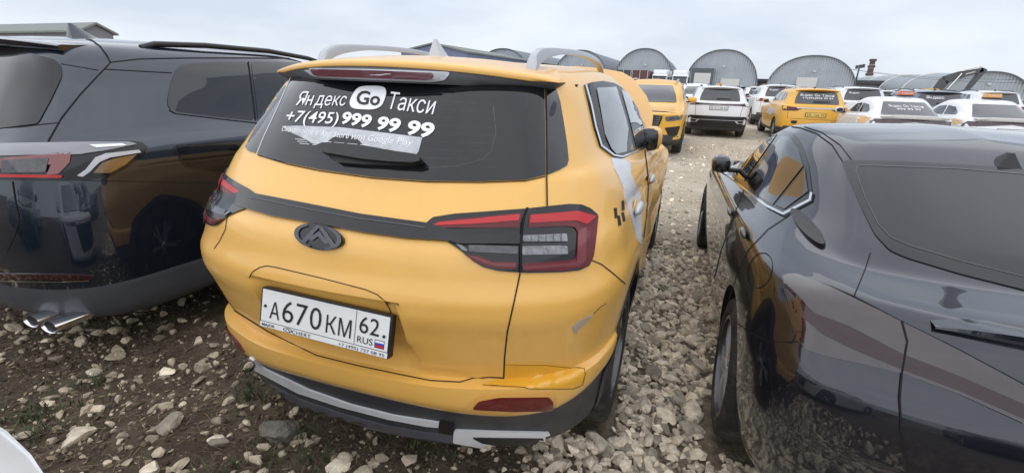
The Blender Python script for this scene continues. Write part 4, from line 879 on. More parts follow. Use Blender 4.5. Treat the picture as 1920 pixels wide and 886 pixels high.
def make_car(name, label, kind, paint, style, group=None, text=None, plate='', k=(1, 1, 1), wrap=None, mdl='body'):
    root = thing(name, label, 'car', (0, 0, 0), group); suvk = kind == 'suv'
    lv = UL if suvk else SL; w2 = .93 if suvk else .86
    lo = Loft(lv, nu=4, nv=3).build(); clad = PLAS if suvk else paint
    ax = (.98, 3.72) if suvk else (.98, 3.78); r = .36 if suvk else .33
    lo.shell({'cladding': clad, 'body': paint}, root, [(s*(w2-.02), y, r+.005, r+.035, .40) for s in (1, -1) for y in ax])
    for s in (1, -1):
        for y in ax: wheel(root, (s*(w2-.115), y, r), s, r=r, wd=.225, rr=r*.66)
    R, F = lo.axis('y', -1), lo.axis('y', 1)
    def D(n, p, P, m, off=.009, st=.09, mir=False, rr=.02, label=None):
        a = decal(n, rnd(p, rr, 2), P, m, root, off=off, step=st, thick=.006)
        if mir: a += decal(n, rnd([(-x, z) for x, z in p][::-1], rr, 2), P, m, root, off=off, step=st, thick=.006)
        return a
    LN = lambda pts, P, m=GAPM, w=.010, off=.002: line('panel_gap', pts, P, m, root, w=w, off=off, step=.1)
    # side windows, doors, handles
    for s in (1, -1):
        X = lo.axis('x', s)
        if suvk:
            D('side_window', [(2.55, 1.24), (2.50, 1.30), (2.12, 1.56), (1.72, 1.585), (1.70, 1.285)], X, GL)
            D('side_window', [(1.62, 1.285), (1.64, 1.585), (1.1, 1.58), (1.0, 1.30)], X, GL); D('side_window', [(.92, 1.32), (1.02, 1.575), (.82, 1.56), (.66, 1.40), (.66, 1.34)], X, GL)
            for pts in ([(2.65, 1.2), (2.70, .6), (2.62, .42)], [(1.66, 1.27), (1.67, .42)], [(1.0, 1.28), (1.02, 1.0), (1.30, .72), (1.36, .42)]): LN(pts, X)
            hd = ((1.82, 1.12), (1.0+.12, 1.14))
        else:
            D('side_window', [(2.55, .965), (2.16, 1.19), (1.80, 1.225), (1.74, 1.0)], X, GL); D('side_window', [(1.66, 1.0), (1.72, 1.225), (1.42, 1.20), (1.18, 1.06), (1.14, 1.02)], X, GL)
            for pts in ([(2.75, .93), (2.8, .5), (2.7, .3)], [(1.7, .98), (1.7, .3)], [(1.1, 1.0), (1.1, .8), (1.35, .5), (1.4, .3)]): LN(pts, X)
            hd = ((1.85, .83), (1.2, .84))
        for (y, z) in hd:
            h = X(y, z)
            if h: bm = bmesh.new(); ellipsoid_bm(bm, h[0]+h[1]*.012, (.014, .09, .02), sub=2); linkbm('door_handle', bm, paint, root, 60)
        c = Vector((s*(w2+.09), 2.55 if suvk else 2.62, 1.24 if suvk else 1.0)); bm = bmesh.new(); ellipsoid_bm(bm, c, (.11, .085, .085), sub=2); mh = linkbm('door_mirror', bm, paint, root, 60)
        bm = bmesh.new(); ellipsoid_bm(bm, c+Vector((0, -.075, 0)), (.085, .014, .062), sub=2); linkbm('mirror_glass', bm, SGLASS, mh, 60)
        bm = bmesh.new(); box_bm(bm, c+Vector((-.09*s, .02, -.06)), (.13, .05, .035), bev=.01); linkbm('mirror_arm', bm, BPLAS, mh, 60)
        if suvk:
            bm = bmesh.new(); tube_bm(bm, [(s*x, y, z) for x, y, z in ((.56, .70, 1.69), (.57, .80, 1.73), (.58, 1.2, 1.745), (.58, 1.7, 1.742), (.575, 2.05, 1.70), (.555, 2.2, 1.66))], .018, 8); linkbm('roof_rail', bm, SILV if style in ('lamps', 'front') else BPLAS, root, 50)
    # rear
    if suvk:
        D('rear_window', [(-.60, 1.235), (.60, 1.235), (.575, 1.40), (.50, 1.625), (-.50, 1.625), (-.575, 1.40)], R, GL, rr=.04)
        bm = bmesh.new(); rows = []
        for i in range(13):
            t = -1+i/6; a = abs(t); x = t*.58; y = .25+.12*a**2.4; dz = -.035*a**2
            rows.append([bm.verts.new(p) for p in ((x*.95, y+.3, 1.712+dz), (x, y+.01, 1.698+dz), (x, y, 1.685+dz), (x, y+.02, 1.665+dz), (x*.95, y+.2, 1.66+dz))])
        for i in range(12):
            for q in range(4): bm.faces.new((rows[i][q], rows[i+1][q], rows[i+1][q+1], rows[i][q+1]))
        bmesh.ops.recalc_face_normals(bm, faces=bm.faces); linkbm('spoiler', bm, paint, root, 50)
        if style == 'bar':
            D('lamp_bar', [(-.885, 1.19), (-.60, 1.155), (0, 1.14), (.60, 1.155), (.885, 1.19), (.87, 1.06), (.60, 1.09), (0, 1.105), (-.60, 1.09), (-.87, 1.06)], R, VRED, off=.012, rr=.01)
            D('bumper_panel', [(-.89, .70), (-.80, .735), (.80, .735), (.89, .70), (.86, .34), (-.86, .34)], R, BPLAS, off=.006); D('exhaust_trim', [(.52, .60), (.80, .62), (.79, .50), (.60, .50)], R, SILV, off=.012, mir=True); D('exhaust_inset', [(.60, .585), (.77, .60), (.765, .52), (.63, .52)], R, INK, off=.016, mir=True)
            LN([(-.55, .60), (.55, .60)], R, SILV, .014, .009); Pl(root, 'p', 0, 1.005, R, plate)
            LN([(.70, 1.08), (.66, .74)], R); LN([(-.70, 1.08), (-.66, .74)], R)
        elif style == 'lamps':
            D('tail_lamp', [(.36, 1.10), (.88, 1.15), (.87, 1.0), (.52, 1.01)], R, DRED, off=.010, mir=True); D('lens', [(.56, 1.045), (.85, 1.06), (.84, 1.01), (.60, 1.02)], R, GLOSS, off=.013, mir=True); D('chrome_bar', [(-.55, 1.125), (.55, 1.125), (.50, 1.085), (-.50, 1.085)], R, SILV, off=.014, rr=.01)
            D('bumper_panel', [(-.80, .52), (.80, .52), (.72, .34), (-.72, .34)], R, PLAS, off=.006); D('exhaust_trim', [(.45, .70), (.62, .70), (.60, .60), (.47, .60)], R, INK, off=.012, mir=True); Pl(root, 'p', 0, .90, R, plate, PLATEY if paint is YELB else PLATEW); LN([(-.72, .76), (.72, .76)], R); LN([(.74, 1.0), (.72, .76)], R); LN([(-.74, 1.0), (-.72, .76)], R)
        else:
            D('tail_lamp', [(.50, 1.13), (.885, 1.17), (.87, 1.02), (.60, 1.04)], R, DRED, off=.010, mir=True); D('lens', [(.60, 1.10), (.84, 1.12), (.83, 1.08), (.62, 1.075)], R, RED, off=.013, mir=True)
            D('bumper_panel', [(-.82, .56), (.82, .56), (.76, .34), (-.76, .34)], R, PLAS, off=.006); Pl(root, 'p', 0, .88, R, plate); LN([(-.72, .74), (.72, .74)], R); LN([(.72, 1.04), (.72, .74)], R); LN([(-.72, 1.04), (-.72, .74)], R)
        D('wiper', [(-.10, 1.27), (.34, 1.29), (.34, 1.31), (-.10, 1.33)], R, INK, off=.02)
        if text:
            for (s_, x0, x1, z0, z1) in text: text_on('window_lettering', s_, [(x0, z0), (x1, z0), (x1, z1), (x0, z1)], R, STICK, root, off=.014, bold=.008)
        fin(root, (0, .75, 1.725), .18, .075, .04, GLOSS)
    else:
        D('rear_window', [(-.58, .995), (.58, .995), (.53, 1.08), (.43, 1.285), (-.43, 1.285), (-.53, 1.08)], R, GL, rr=.03)
        bm = bmesh.new(); prev = None
        for i in range(17):
            t = -1+i/8; x = t*.66; y = .20+.10*abs(t)**2.2; h = .05*(1-abs(t)**6); rg_ = [bm.verts.new(p) for p in ((x, y+.14, .966), (x, y+.02, .97+h*.7), (x, y-.03, .97+h), (x, y-.035, .96+h*.6), (x, y+.01, .935))]
            if prev:
                for q in range(4): bm.faces.new((prev[q], prev[q+1], rg_[q+1], rg_[q]))
            prev = rg_
        bmesh.ops.recalc_face_normals(bm, faces=bm.faces); linkbm('lip_spoiler', bm, paint, root, 50)
        D('lamp_bar', [(-.84, .90), (0, .915), (.84, .90), (.82, .78), (.60, .80), (0, .865), (-.60, .80), (-.82, .78)], R, VRED, off=.010, rr=.01)
        D('bumper_panel', [(-.74, .40), (.74, .40), (.66, .24), (-.66, .24)], R, PLAS, off=.006); Pl(root, 'p', 0, .70, R, plate); LN([(.62, .80), (.60, .58)], R); LN([(-.62, .80), (-.60, .58)], R)
        if text:
            for (s_, x0, x1, z0, z1) in text: text_on('window_lettering', s_, [(x0, z0), (x1, z0), (x1, z1), (x0, z1)], R, STICK, root, off=.014, bold=.008)
    # front
    if suvk:
        D('windscreen', [(-.66, 1.165), (.66, 1.165), (.60, 1.36), (.49, 1.575), (-.49, 1.575), (-.60, 1.36)], F, GL, rr=.04)
        D('grille', [(-.46, .92), (.46, .92), (.40, .68), (-.40, .68)], F, BPLAS, off=.010, rr=.05)
        for q in range(5): LN([(-.42+.012*q, .885-q*.045), (.42-.012*q, .885-q*.045)], F, CHROME, .012, .016)
        D('grille_frame', [(-.48, .935), (.48, .935), (.48, .922), (-.48, .922)], F, CHROME, off=.014, rr=.004); D('head_lamp', [(.50, .90), (.86, .95), (.84, .83), (.54, .80)], F, CLEAR, off=.010, mir=True); D('lens', [(.58, .875), (.82, .91), (.80, .86), (.60, .835)], F, LENSG, off=.014, mir=True)
        D('lower_grille', [(.52, .66), (.84, .70), (.80, .48), (.62, .48)], F, BPLAS, off=.009, mir=True); D('bumper_panel', [(-.84, .46), (-.60, .50), (.60, .50), (.84, .46), (.74, .32), (-.74, .32)], F, PLAS, off=.008); LN([(-.85, .97), (-.5, 1.0), (.5, 1.0), (.85, .97)], F)
        D('paper_sheet', [(-.20, 1.19), (.18, 1.19), (.14, 1.235), (-.17, 1.235)], F, STICK, off=.006)
    else:
        D('windscreen', [(-.62, .915), (.62, .915), (.44, 1.265), (-.44, 1.265)], F, GL, rr=.03); D('grille', [(-.52, .66), (.52, .66), (.45, .36), (-.45, .36)], F, BPLAS, off=.01); D('head_lamp', [(.50, .70), (.80, .75), (.78, .66), (.54, .64)], F, CLEAR, off=.01, mir=True)
    if wrap:                                                     # torn yellow livery film on the flank
        for s in (-1, 1):
            X = lo.axis('x', s); a, b = (.25, .98) if not suvk else (.3, 1.15)
            D('livery_film', [(.50, b*.93), (1.05, b*.96), (1.35, b*.92), (1.20, b*.80), (.95, b*.78), (.62, b*.83)], X, HOODP, off=.003, rr=.05); D('livery_film', [(1.4, b*.9), (2.2, b*.86), (2.6, b*.7), (1.7, b*.66), (1.3, b*.76)], X, WHTG, off=.003, rr=.05)
    root['_pc'] = paint.name; return root
def place(root, x, y, deg=0, k=(1, 1, 1)):
    root.location = (x, y, 0); root.rotation_euler = (0, 0, math.radians(deg)); root.scale = k; return root
def dup(root, label, x, y, deg=0, k=(1, 1, 1), paint=None, name=None):
    c = root.copy(); COL.objects.link(c); c['label'] = label
    if name: c.name = name
    place(c, x, y, deg, k)
    for ch in [o for o in bpy.data.objects if o.parent == root]:
        d = ch.copy(); COL.objects.link(d); d.parent = c
        if paint and d.type == 'MESH' and d.data.materials and d.data.materials[0].name == root['_pc']: d.material_slots[0].link = 'OBJECT'; d.material_slots[0].material = paint
        for g in [o for o in bpy.data.objects if o.parent == ch]:
            e = g.copy(); COL.objects.link(e); e.parent = d
            if paint and e.type == 'MESH' and e.data.materials and e.data.materials[0].name == root['_pc']: e.material_slots[0].link = 'OBJECT'; e.material_slots[0].material = paint
    return c
GRP = 'cars parked in rows across the yard'
YT = [('Яндекс', -.46, -.13, 1.47, 1.54), ('Go', -.08, .06, 1.47, 1.55), ('Такси', .12, .44, 1.47, 1.54), ('+7(495)999 99 99', -.40, .42, 1.39, 1.44)]
ST = [('Яндекс', -.36, -.10, 1.16, 1.21), ('Go', -.06, .04, 1.16, 1.22), ('Такси', .08, .34, 1.16, 1.21), ('999 99 99', -.22, .26, 1.10, 1.14)]
place(make_car('parked_car', 'bright yellow SUV facing this way with a chrome barred grille, behind the taxi mirror', 'suv', YELB, 'front', GRP), .02, 14.55, 180, (1, 1, .97))
place(make_car('parked_car', 'white SUV seen from behind with a dark red lamp bar and black lower bumper', 'suv', WHT, 'bar', GRP, plate='М151СМ 62'), 1.84, 15.1, 1, (.98, .95, .90))
place(make_car('parked_car', 'yellow SUV seen from behind with a white lettered rear window, between white cars', 'suv', YELB, 'lamps', GRP, text=YT, plate='ЕВ 166 99', wrap=True), 4.50, 15.2, 2, (.97, .95, .905))
wsuv = place(make_car('parked_car', 'white SUV with dark red tail lamps right behind the saloon with the red roof sign', 'suv', WHT, 'plain', GRP, text=[('Яндекс', -.46, -.13, 1.47, 1.54)], plate='Т 420 СМ'), 6.95, 20.0, 1, (1, 1, .96))
sal = place(make_car('parked_car', 'white fastback saloon under a red roof sign, lettered rear window, plate ending in CM', 'sedan', WHT, 'sal', GRP, text=ST, plate='М341СМ 142', wrap=True), 5.98, 12.3, 1, (1.0, 1, 1.01))
sal2 = place(make_car('parked_car', 'white fastback saloon under an orange roof sign at the right edge of the photo', 'sedan', WHT, 'sal', GRP, plate='М317СМ 142', wrap=True), 8.10, 13.1, 1, (1.0, 1, 1.01))
place(make_car('parked_car', 'blue grey SUV with white letters on its glass between the two white saloons', 'suv', GRY, 'plain', GRP, text=[('Яндекс', -.36, .10, 1.45, 1.54)]), 8.35, 17.6, 1, (1, 1, .93))
# copies further back
dup(wsuv, 'white SUV whose left flank shows behind the yellow SUV with lettered rear window', 4.45, 21.3, 1, (1, 1, .97))
dup(wsuv, 'white SUV facing this way, left of the white SUV with a lamp bar', 1.15, 29.0, 180, (1, 1, .95))
dup(wsuv, 'blue grey car facing this way under the white truck cabs', -.7, 37.5, 180, (1, 1, .95), GRY)
dup(wsuv, 'dark car at the foot of the third hangar behind yellow and white roofs', 7.6, 33, 2, (1, 1, .92), DRK)
more = [(4.6, 29.5, WHT, 'white SUV second behind the yellow SUV with the lettered rear window'), (4.4, 37, DRK, 'dark SUV in the narrow lane between the white SUVs, third from the yellow one'), (4.7, 45, WHT, 'white SUV far down the lane below the second hangar'),
        (1.6, 37, GRY, 'grey SUV whose roof shows above the white SUV with a lamp bar'), (3.2, 47, WHT, 'small white SUV with a dark rear window above the white SUV with a lamp bar'),
        (9.4, 25.5, WHT, 'white roofed SUV behind the red roof sign'), (12.3, 23, WHT, 'white SUV behind the orange roof sign'), (15.2, 24, WHT, 'white car at the right edge of the photo under the far hangar'), (12.4, 31, WHT, 'white car in the back row below the excavator arm'),
        (18.6, 29, WHT, 'white car furthest right in the back row'), (9.7, 33.5, GRY, 'grey car in the back row below the ribbed hangar roof'), (-2.9, 37, WHT, 'white car behind the roof of the yellow SUV, left of the trucks'), (1.3, 46, WHT, 'white car far back below the second hangar door'),
        (6.8, 42, WHT, 'white car far back below the third hangar'), (8.9, 44, WHT, 'white car far back right of the third hangar door'), (15.8, 33, DRK, 'dark car in the back row at the right, partly behind white roofs')]
for i, (x, y, m, lab) in enumerate(more): dup(wsuv, lab, x, y, random.uniform(-2, 2)+(180 if i in (11, 12) else 0), (1, 1, random.uniform(.90, .97)), None if m is WHT else m)
for (car, x, y, z, m, lab) in ((sal, 6.12, 13.9, 1.44, (.62, .16, .08), 'red roof sign on the white saloon left of the grey SUV'), (sal2, 8.22, 14.7, 1.44, (.72, .36, .09), 'orange roof sign on the white saloon at the right edge')):
    t = thing('roof_sign', lab, 'taxi sign', (x, y, z), 'taxi roof signs'); mm = mat('sign_'+lab[:3], m, .4, coat=.3)
    V = lambda a, b, d: Vector((x-.17+a, y+d, z+b)); prism('sign_body', rnd([(0, .02), (.34, .02), (.32, .115), (.02, .115)], .02), .16, V, mm, t, 40); bm = bmesh.new(); box_bm(bm, (x, y+.08, z+.005), (.30, .2, .03), bev=.006); linkbm('sign_base', bm, BPLAS, t)
    text_on('sign_lettering', 'ТАКСИ', [(-.12, .045), (.12, .045), (.12, .09), (-.12, .09)], planeP((x, y-.004, z), (1, 0, 0), (0, 0, 1)), STICK, t, off=0)
t = thing('roof_sign', 'tiny orange roof sign on a white car far below the second hangar', 'taxi sign', (3.2, 48.6, 1.62), 'taxi roof signs'); prism('sign_body', rnd([(0, .02), (.60, .02), (.56, .17), (.04, .17)], .02), .16, lambda a, b, d: Vector((2.9+a, 48.5+d, 1.62+b)), mat('sign_ora', (.72, .36, .09), .4), t, 40)
# the white car at the camera's left: its front corner shows
dupw = dup(sal2, 'white car of which only the front corner shows in the lower left of the photo', .055, -5.29, 8, (1, 1, 1.04)); dupw['group'] = ''; del dupw['group']
for (x, y, m, lab) in ((3.5, -7.5, DRK, 'dark SUV standing behind the photographer, opposite the black saloon'), (6.1, -7.4, GRY, 'grey SUV standing behind the photographer, second from the lane'), (-3.9, -7.6, DRK, 'dark SUV standing behind the photographer, opposite the black SUV')):
    q_ = dup(wsuv, lab, x, y, 0, (1, 1, .95), m); del q_['group']
# ================================================================== hangars and other buildings
CORR = mat('corrugated_steel', (.40, .44, .49), .5, metal=.25, noise=.12, nscale=.35, dirt=.25)
CORR2 = mat('galvanised_roof', (.30, .33, .35), .55, metal=.2, noise=.12, nscale=.3, dirt=.25)
DKROOF = mat('dark_roof_skin', (.17, .19, .205), .6, noise=.1, nscale=.4)
DOORM = mat('pale_door', (.60, .60, .58), .5, noise=.05); DOORF = mat('dark_door_frame', (.10, .11, .12), .6)
def hangar(label, cx, y0, wd, ht, ln, doors=(), roofm=DKROOF, ribs=0, skew=0.):
    t = thing('hangar', label, 'hangar', (cx, y0, 0), 'arched steel hangars'); n = 44
    A = [(math.cos(math.pi*(1-i/n)), math.sin(math.pi*(1-i/n))) for i in range(n+1)]
    prof = [(cx+wd/2*math.copysign(abs(c)**.92, c), ht*(.10+.90*s**.92) if 0 < i < n else 0) for i, (c, s) in enumerate(A)]
    prof[0] = (cx-wd/2, 0); prof[-1] = (cx+wd/2, 0)
    # corrugated gable: vertical folds of real depth
    bm = bmesh.new(); m = int(wd/.42)*2; top = lambda x: np.interp(x, [p[0] for p in prof[1:-1]], [p[1] for p in prof[1:-1]]); prev = None
    for i in range(m+1):
        x = cx-wd/2+wd*i/m; yy = y0+(.10 if i % 2 else 0); v = (bm.verts.new((x, yy, 0)), bm.verts.new((x, yy, max(.3, top(x)-.02))))
        if prev: bm.faces.new((prev[0], v[0], v[1], prev[1]))
        prev = v
    linkbm('gable_wall', bm, CORR, t)
    bm = bmesh.new(); rows = []; nr = max(2, int(ln/3))
    for j in range(nr+1):
        y = y0-.35+(ln+.35)*j/nr; rows.append([bm.verts.new((x+skew*(y-y0), y, z)) for x, z in prof])
    for j in range(nr):
        for i in range(n): bm.faces.new((rows[j][i], rows[j][i+1], rows[j+1][i+1], rows[j+1][i]))
    linkbm('roof_shell', bm, roofm, t, 60)
    bm = bmesh.new(); tube_bm(bm, [(x, y0-.38, z) for x, z in prof], .09, 6); linkbm('edge_trim', bm, DKROOF, t, 60)
    for k in range(ribs):
        y = y0+4+k*ln*.85/ribs; bm = bmesh.new(); tube_bm(bm, [(cx+(x-cx)*1.006, y, z*1.006+.02) for x, z in prof[2:-2]], .2, 5); linkbm('roof_rib', bm, DOORM, t, 60)
    for (dx, w_, h_, fr_) in doors:
        if fr_: bm = bmesh.new(); box_bm(bm, (cx+dx, y0-.5, h_/2+.3), (w_+1.1, 1.0, h_+1.3), bev=.03); linkbm('door_frame', bm, DOORF, t)
        bm = bmesh.new(); box_bm(bm, (cx+dx, y0-(1.03 if fr_ else .08), h_/2), (w_, .1, h_), bev=.02)
        for q in range(4): box_bm(bm, (cx+dx, y0-(1.09 if fr_ else .14), h_*(q+.5)/4), (w_*.98, .03, h_/4-.06))
        linkbm('door', bm, DOORM, t)
    bm = bmesh.new(); box_bm(bm, (cx+wd*.02, y0-.2, ht*.62), (.4, .4, .3), bev=.05); linkbm('wall_lamp', bm, DOORM, t)
    return t
def A2(u0, u1, v, y): a, b = onY(u0, v, y), onY(u1, v, y); return (a.x+b.x)/2, b.x-a.x
HY = 110
for (u0, u1, tu, tv, lab, doors) in ((1149, 1262, 1203, 91, 'grey arched hangar directly behind the two white truck cabs', ()), (1283, 1421, 1345, 93, 'grey arched hangar with a pale framed door, right of the truck cabs', ((-3.6, 3.2, 4.0, True), (1.9, 3.6, 3.0, False))),
                                     (1437, 1607, 1515, 104, 'grey arched hangar right of centre beside the striped chimney', ((-.6, 3.6, 3.6, False),))):
    cx, wd = A2(u0, u1, 150, HY); hangar(lab, cx, HY, wd, onY(tu, tv, HY).z, 45, doors, skew=.22 if u0 > 1400 else 0)
cx, wd = A2(1037, 1140, 145, 112); hangar('grey arched hangar just above the right roof rail of the taxi', cx, 112, wd, onY(1072, 94, 112).z, 45)
cx, wd = A2(893, 995, 130, 114); hangar('grey arched hangar above the taxi roof, right of the antenna fin', cx, 114, wd, onY(912, 91, 114).z, 45)
cx, wd = A2(800, 880, 130, 118); hangar('arched hangar roof right beside the gabled blue building', cx, 118, wd, onY(850, 90, 118).z, 45)
cx, wd = A2(1764, 1932, 170, 95); hangar('galvanised hangar with white ribs along its roof behind the excavator', cx, 95, wd, onY(1850, 134, 95).z, 130, (), CORR2, 9)
cx, wd = A2(1925, 2090, 170, 97); hangar('galvanised hangar cut by the right edge of the photo', cx, 97, wd, onY(2000, 152, 97).z, 100, (), CORR2)
# gabled building behind the taxi roof
def gable_hall(name, label, x0, x1, y0, y1, ev, rg_, wallm, roofm, axis='y'):
    t = thing(name, label, 'building', ((x0+x1)/2, y0, 0)); bm = bmesh.new()
    if axis == 'y':
        xm = (x0+x1)/2; F = [(x0, 0), (x1, 0), (x1, ev), (xm, rg_), (x0, ev)]
        for y in (y0, y1): bm.faces.new([bm.verts.new((x, y, z)) for x, z in F])
        for x in (x0, x1): bm.faces.new([bm.verts.new(p) for p in ((x, y0, 0), (x, y1, 0), (x, y1, ev), (x, y0, ev))])
        linkbm('wall', bm, wallm, t); bm = bmesh.new()
        for (xa, za, xb, zb) in ((x0-.4, ev-.1, xm, rg_+.1), (xm, rg_+.1, x1+.4, ev-.1)):
            vs = [bm.verts.new(p) for p in ((xa, y0-.4, za), (xb, y0-.4, zb), (xb, y1+.4, zb), (xa, y1+.4, za), (xa, y0-.4, za+.25), (xb, y0-.4, zb+.25), (xb, y1+.4, zb+.25), (xa, y1+.4, za+.25))]
            for f in ((0, 1, 2, 3), (4, 5, 6, 7), (0, 1, 5, 4), (2, 3, 7, 6), (0, 3, 7, 4), (1, 2, 6, 5)): bm.faces.new([vs[i] for i in f])
    else:
        ym = (y0+y1)/2; F = [(y0, 0), (y1, 0), (y1, ev), (ym, rg_), (y0, ev)]
        for x in (x0, x1): bm.faces.new([bm.verts.new((x, y, z)) for y, z in F])
        for y in (y0, y1): bm.faces.new([bm.verts.new(p) for p in ((x0, y, 0), (x1, y, 0), (x1, y, ev), (x0, y, ev))])
        linkbm('wall', bm, wallm, t); bm = bmesh.new()
        for (ya, za, yb, zb) in ((y0-.5, ev-.1, ym, rg_+.1), (ym, rg_+.1, y1+.5, ev-.1)):
            vs = [bm.verts.new(p) for p in ((x0-.5, ya, za), (x0-.5, yb, zb), (x1+.5, yb, zb), (x1+.5, ya, za), (x0-.5, ya, za+.25), (x0-.5, yb, zb+.25), (x1+.5, yb, zb+.25), (x1+.5, ya, za+.25))]
            for f in ((0, 1, 2, 3), (4, 5, 6, 7), (0, 1, 5, 4), (2, 3, 7, 6), (0, 3, 7, 4), (1, 2, 6, 5)): bm.faces.new([vs[i] for i in f])
    bmesh.ops.recalc_face_normals(bm, faces=bm.faces); linkbm('roof', bm, roofm, t); return t
BLW = mat('blue_grey_cladding', (.16, .19, .30), .5, noise=.08, nscale=1); OLR = mat('olive_grey_roof', (.20, .215, .20), .7, noise=.08, nscale=.6); GRW = mat('grey_wall_panel', (.20, .195, .22), .7, noise=.08, nscale=.5)
a, b = onY(752, 95, 78), onY(876, 98, 78); gable_hall('gabled_hall', 'blue grey gabled hall showing over the taxi roof beside the left rail', a.x, b.x, 78, 150, a.z-.2, onY(800, 84, 78).z, BLW, OLR)
a, b = onY(-160, 40, 42), onY(150, 62, 42); gable_hall('long_low_building', 'long low grey building with an olive roof over the black SUV', a.x, b.x, 42, 46, b.z+.15, b.z+1.2, GRW, OLR, 'x')
# ================================================================== trucks, trailers, excavator, chimney, lamp, wires
TW = mat('truck_white', (.75, .76, .78), .4, coat=.4, dirt=.1)
def truck(label, u, v, y):
    c = onY(u, v, y); x = c.x; t = thing('truck', label, 'truck', (x, y, 0), 'white trucks by the hangars'); t['_w'] = (x, y, 0)
    V = lambda a, b, d: Vector((x+d, y+a, b))
    prism('cab', rnd([(0, .55), (0, 1.55), (.18, 2.75), (.55, 3.15), (2.1, 3.15), (2.1, .55)], .12, 3), 2.4, lambda a, b, d: Vector((x-1.2+d, y+a, b)), TW, t, 40)
    prism('wind_deflector', rnd([(.6, 3.15), (.95, 3.75), (2.1, 3.85), (2.1, 3.15)], .08, 3), 2.1, lambda a, b, d: Vector((x-1.05+d, y+a, b)), TW, t, 40)
    Vf = lambda a, b, d: Vector((x+a, y+(b-1.55)/1.2*.18-.015-d, b))
    prism('windscreen', rnd([(-1.08, 1.75), (1.08, 1.75), (1.02, 2.62), (-1.02, 2.62)], .1), .02, Vf, GL, t); prism('sun_visor', rnd([(-1.1, 2.66), (1.1, 2.66), (1.1, 2.86), (-1.1, 2.86)], .04), .16, Vf, BPLAS, t)
    prism('grille', rnd([(-.8, .85), (.8, .85), (.8, 1.6), (-.8, 1.6)], .06), .03, lambda a, b, d: Vector((x+a, y-.015-d, b)), BPLAS, t); prism('bumper', rnd([(-1.22, .35), (1.22, .35), (1.22, .8), (-1.22, .8)], .06), .18, lambda a, b, d: Vector((x+a, y-d+.05, b)), PLAS, t)
    for s in (-1, 1):
        prism('head_lamp', rnd([(s*.75-.22, .55), (s*.75+.22, .55), (s*.75+.22, .75), (s*.75-.22, .75)], .04), .03, lambda a, b, d: Vector((x+a, y-.135-d, b)), CLEAR, t)
        bm = bmesh.new(); box_bm(bm, (x+s*1.42, y+.12, 2.25), (.24, .12, .85), bev=.03); mh = linkbm('door_mirror', bm, BPLAS, t); bm = bmesh.new(); tube_bm(bm, [(x+s*1.18, y+.3, 2.65), (x+s*1.42, y+.14, 2.68)], .025, 6); linkbm('mirror_arm', bm, BPLAS, mh)
        wheel(t, (x+s*1.02, y+1.2, .5), s, r=.5, wd=.32, rr=.28)
    bm = bmesh.new(); box_bm(bm, (x, y+8.2, 2.45), (2.5, 11.5, 2.9), bev=.04); linkbm('trailer_box', bm, TW, t)
    for yy in (5.0, 10.5, 11.8):
        for s in (-1, 1): wheel(t, (x+s*1.02, y+yy, .5), s, r=.5, wd=.34, rr=.28)
truck('white truck cab, left one of the pair in front of the hangars', 1236, 150, 84); truck('white truck cab, right one of the pair in front of the hangars', 1274, 152, 84)
def semi(label, u, y, m):
    x = onY(u, 145, y).x; t = thing('trailer', label, 'trailer', (x, y, 0), 'dark trailers by the hangars'); bm = bmesh.new(); box_bm(bm, (x, y+6, 2.3), (2.5, 12, 2.6), bev=.04); linkbm('trailer_box', bm, m, t)
    bm = bmesh.new(); [box_bm(bm, (x+dx, y-.03, 2.3), (.08, .06, 2.6)) for dx in (-1.21, 0, 1.21)]; linkbm('rear_frame', bm, SILV, t); bm = bmesh.new(); box_bm(bm, (x, y+5, .9), (.9, 10, .25)); linkbm('chassis', bm, BPLAS, t)
    for yy in (1.5, 2.8, 4.1):
        for s in (-1, 1): wheel(t, (x+s*1.02, y+yy, .5), s, r=.5, wd=.34, rr=.28)
semi('dark curtain trailer next to the taxi roof rail', 1168, 80, mat('dark_curtain', (.05, .055, .065), .6)); semi('trailer with a dull red rear door left of the truck cabs', 1199, 80, mat('dull_red_door', (.11, .045, .045), .6))
# excavator behind the white cars
ey = 62; EXY = mat('excavator_yellow', (.60, .40, .05), .5, dirt=.25); EXD = mat('excavator_arm_grey', (.07, .075, .085), .5, dirt=.2)
p0, p1, p2, p3, p4 = (onY(*q, ey) for q in ((1748, 172), (1772, 150), (1800, 140), (1843, 131), (1803, 180)))
ex_ = thing('excavator', 'yellow excavator with a raised dark arm behind the white cars', 'excavator', (p0.x-1.6, ey, 0))
def beam(name, A, B, wa, wb, m, dy=.45):
    A, B = Vector(A), Vector(B); d = (B-A).normalized(); n = Vector((-d.z, 0, d.x)); bm = bmesh.new(); vs = []
    for P, w_ in ((A, wa), (B, wb)):
        for a, b in ((-1, -1), (1, -1), (1, 1), (-1, 1)): vs.append(bm.verts.new(P+n*a*w_/2+Vector((0, b*dy/2, 0))))
    for f in ((0, 1, 2, 3), (7, 6, 5, 4), (0, 4, 5, 1), (1, 5, 6, 2), (2, 6, 7, 3), (3, 7, 4, 0)): bm.faces.new([vs[i] for i in f])
    bmesh.ops.recalc_face_normals(bm, faces=bm.faces); bmesh.ops.bevel(bm, geom=bm.edges[:], offset=.04, segments=2, affect='EDGES'); return linkbm(name, bm, m, ex_, 40)
beam('boom', p0-Vector((0, 0, .5)), p1, .7, .9, EXD); beam('boom', p1-(p2-p1)*.1, p2, .85, .7, EXD); beam('boom', p2-(p3-p2)*.05, p3, .66, .4, EXD); beam('stick', p3+(p3-p4)*.05, p4, .55, .3, EXD)
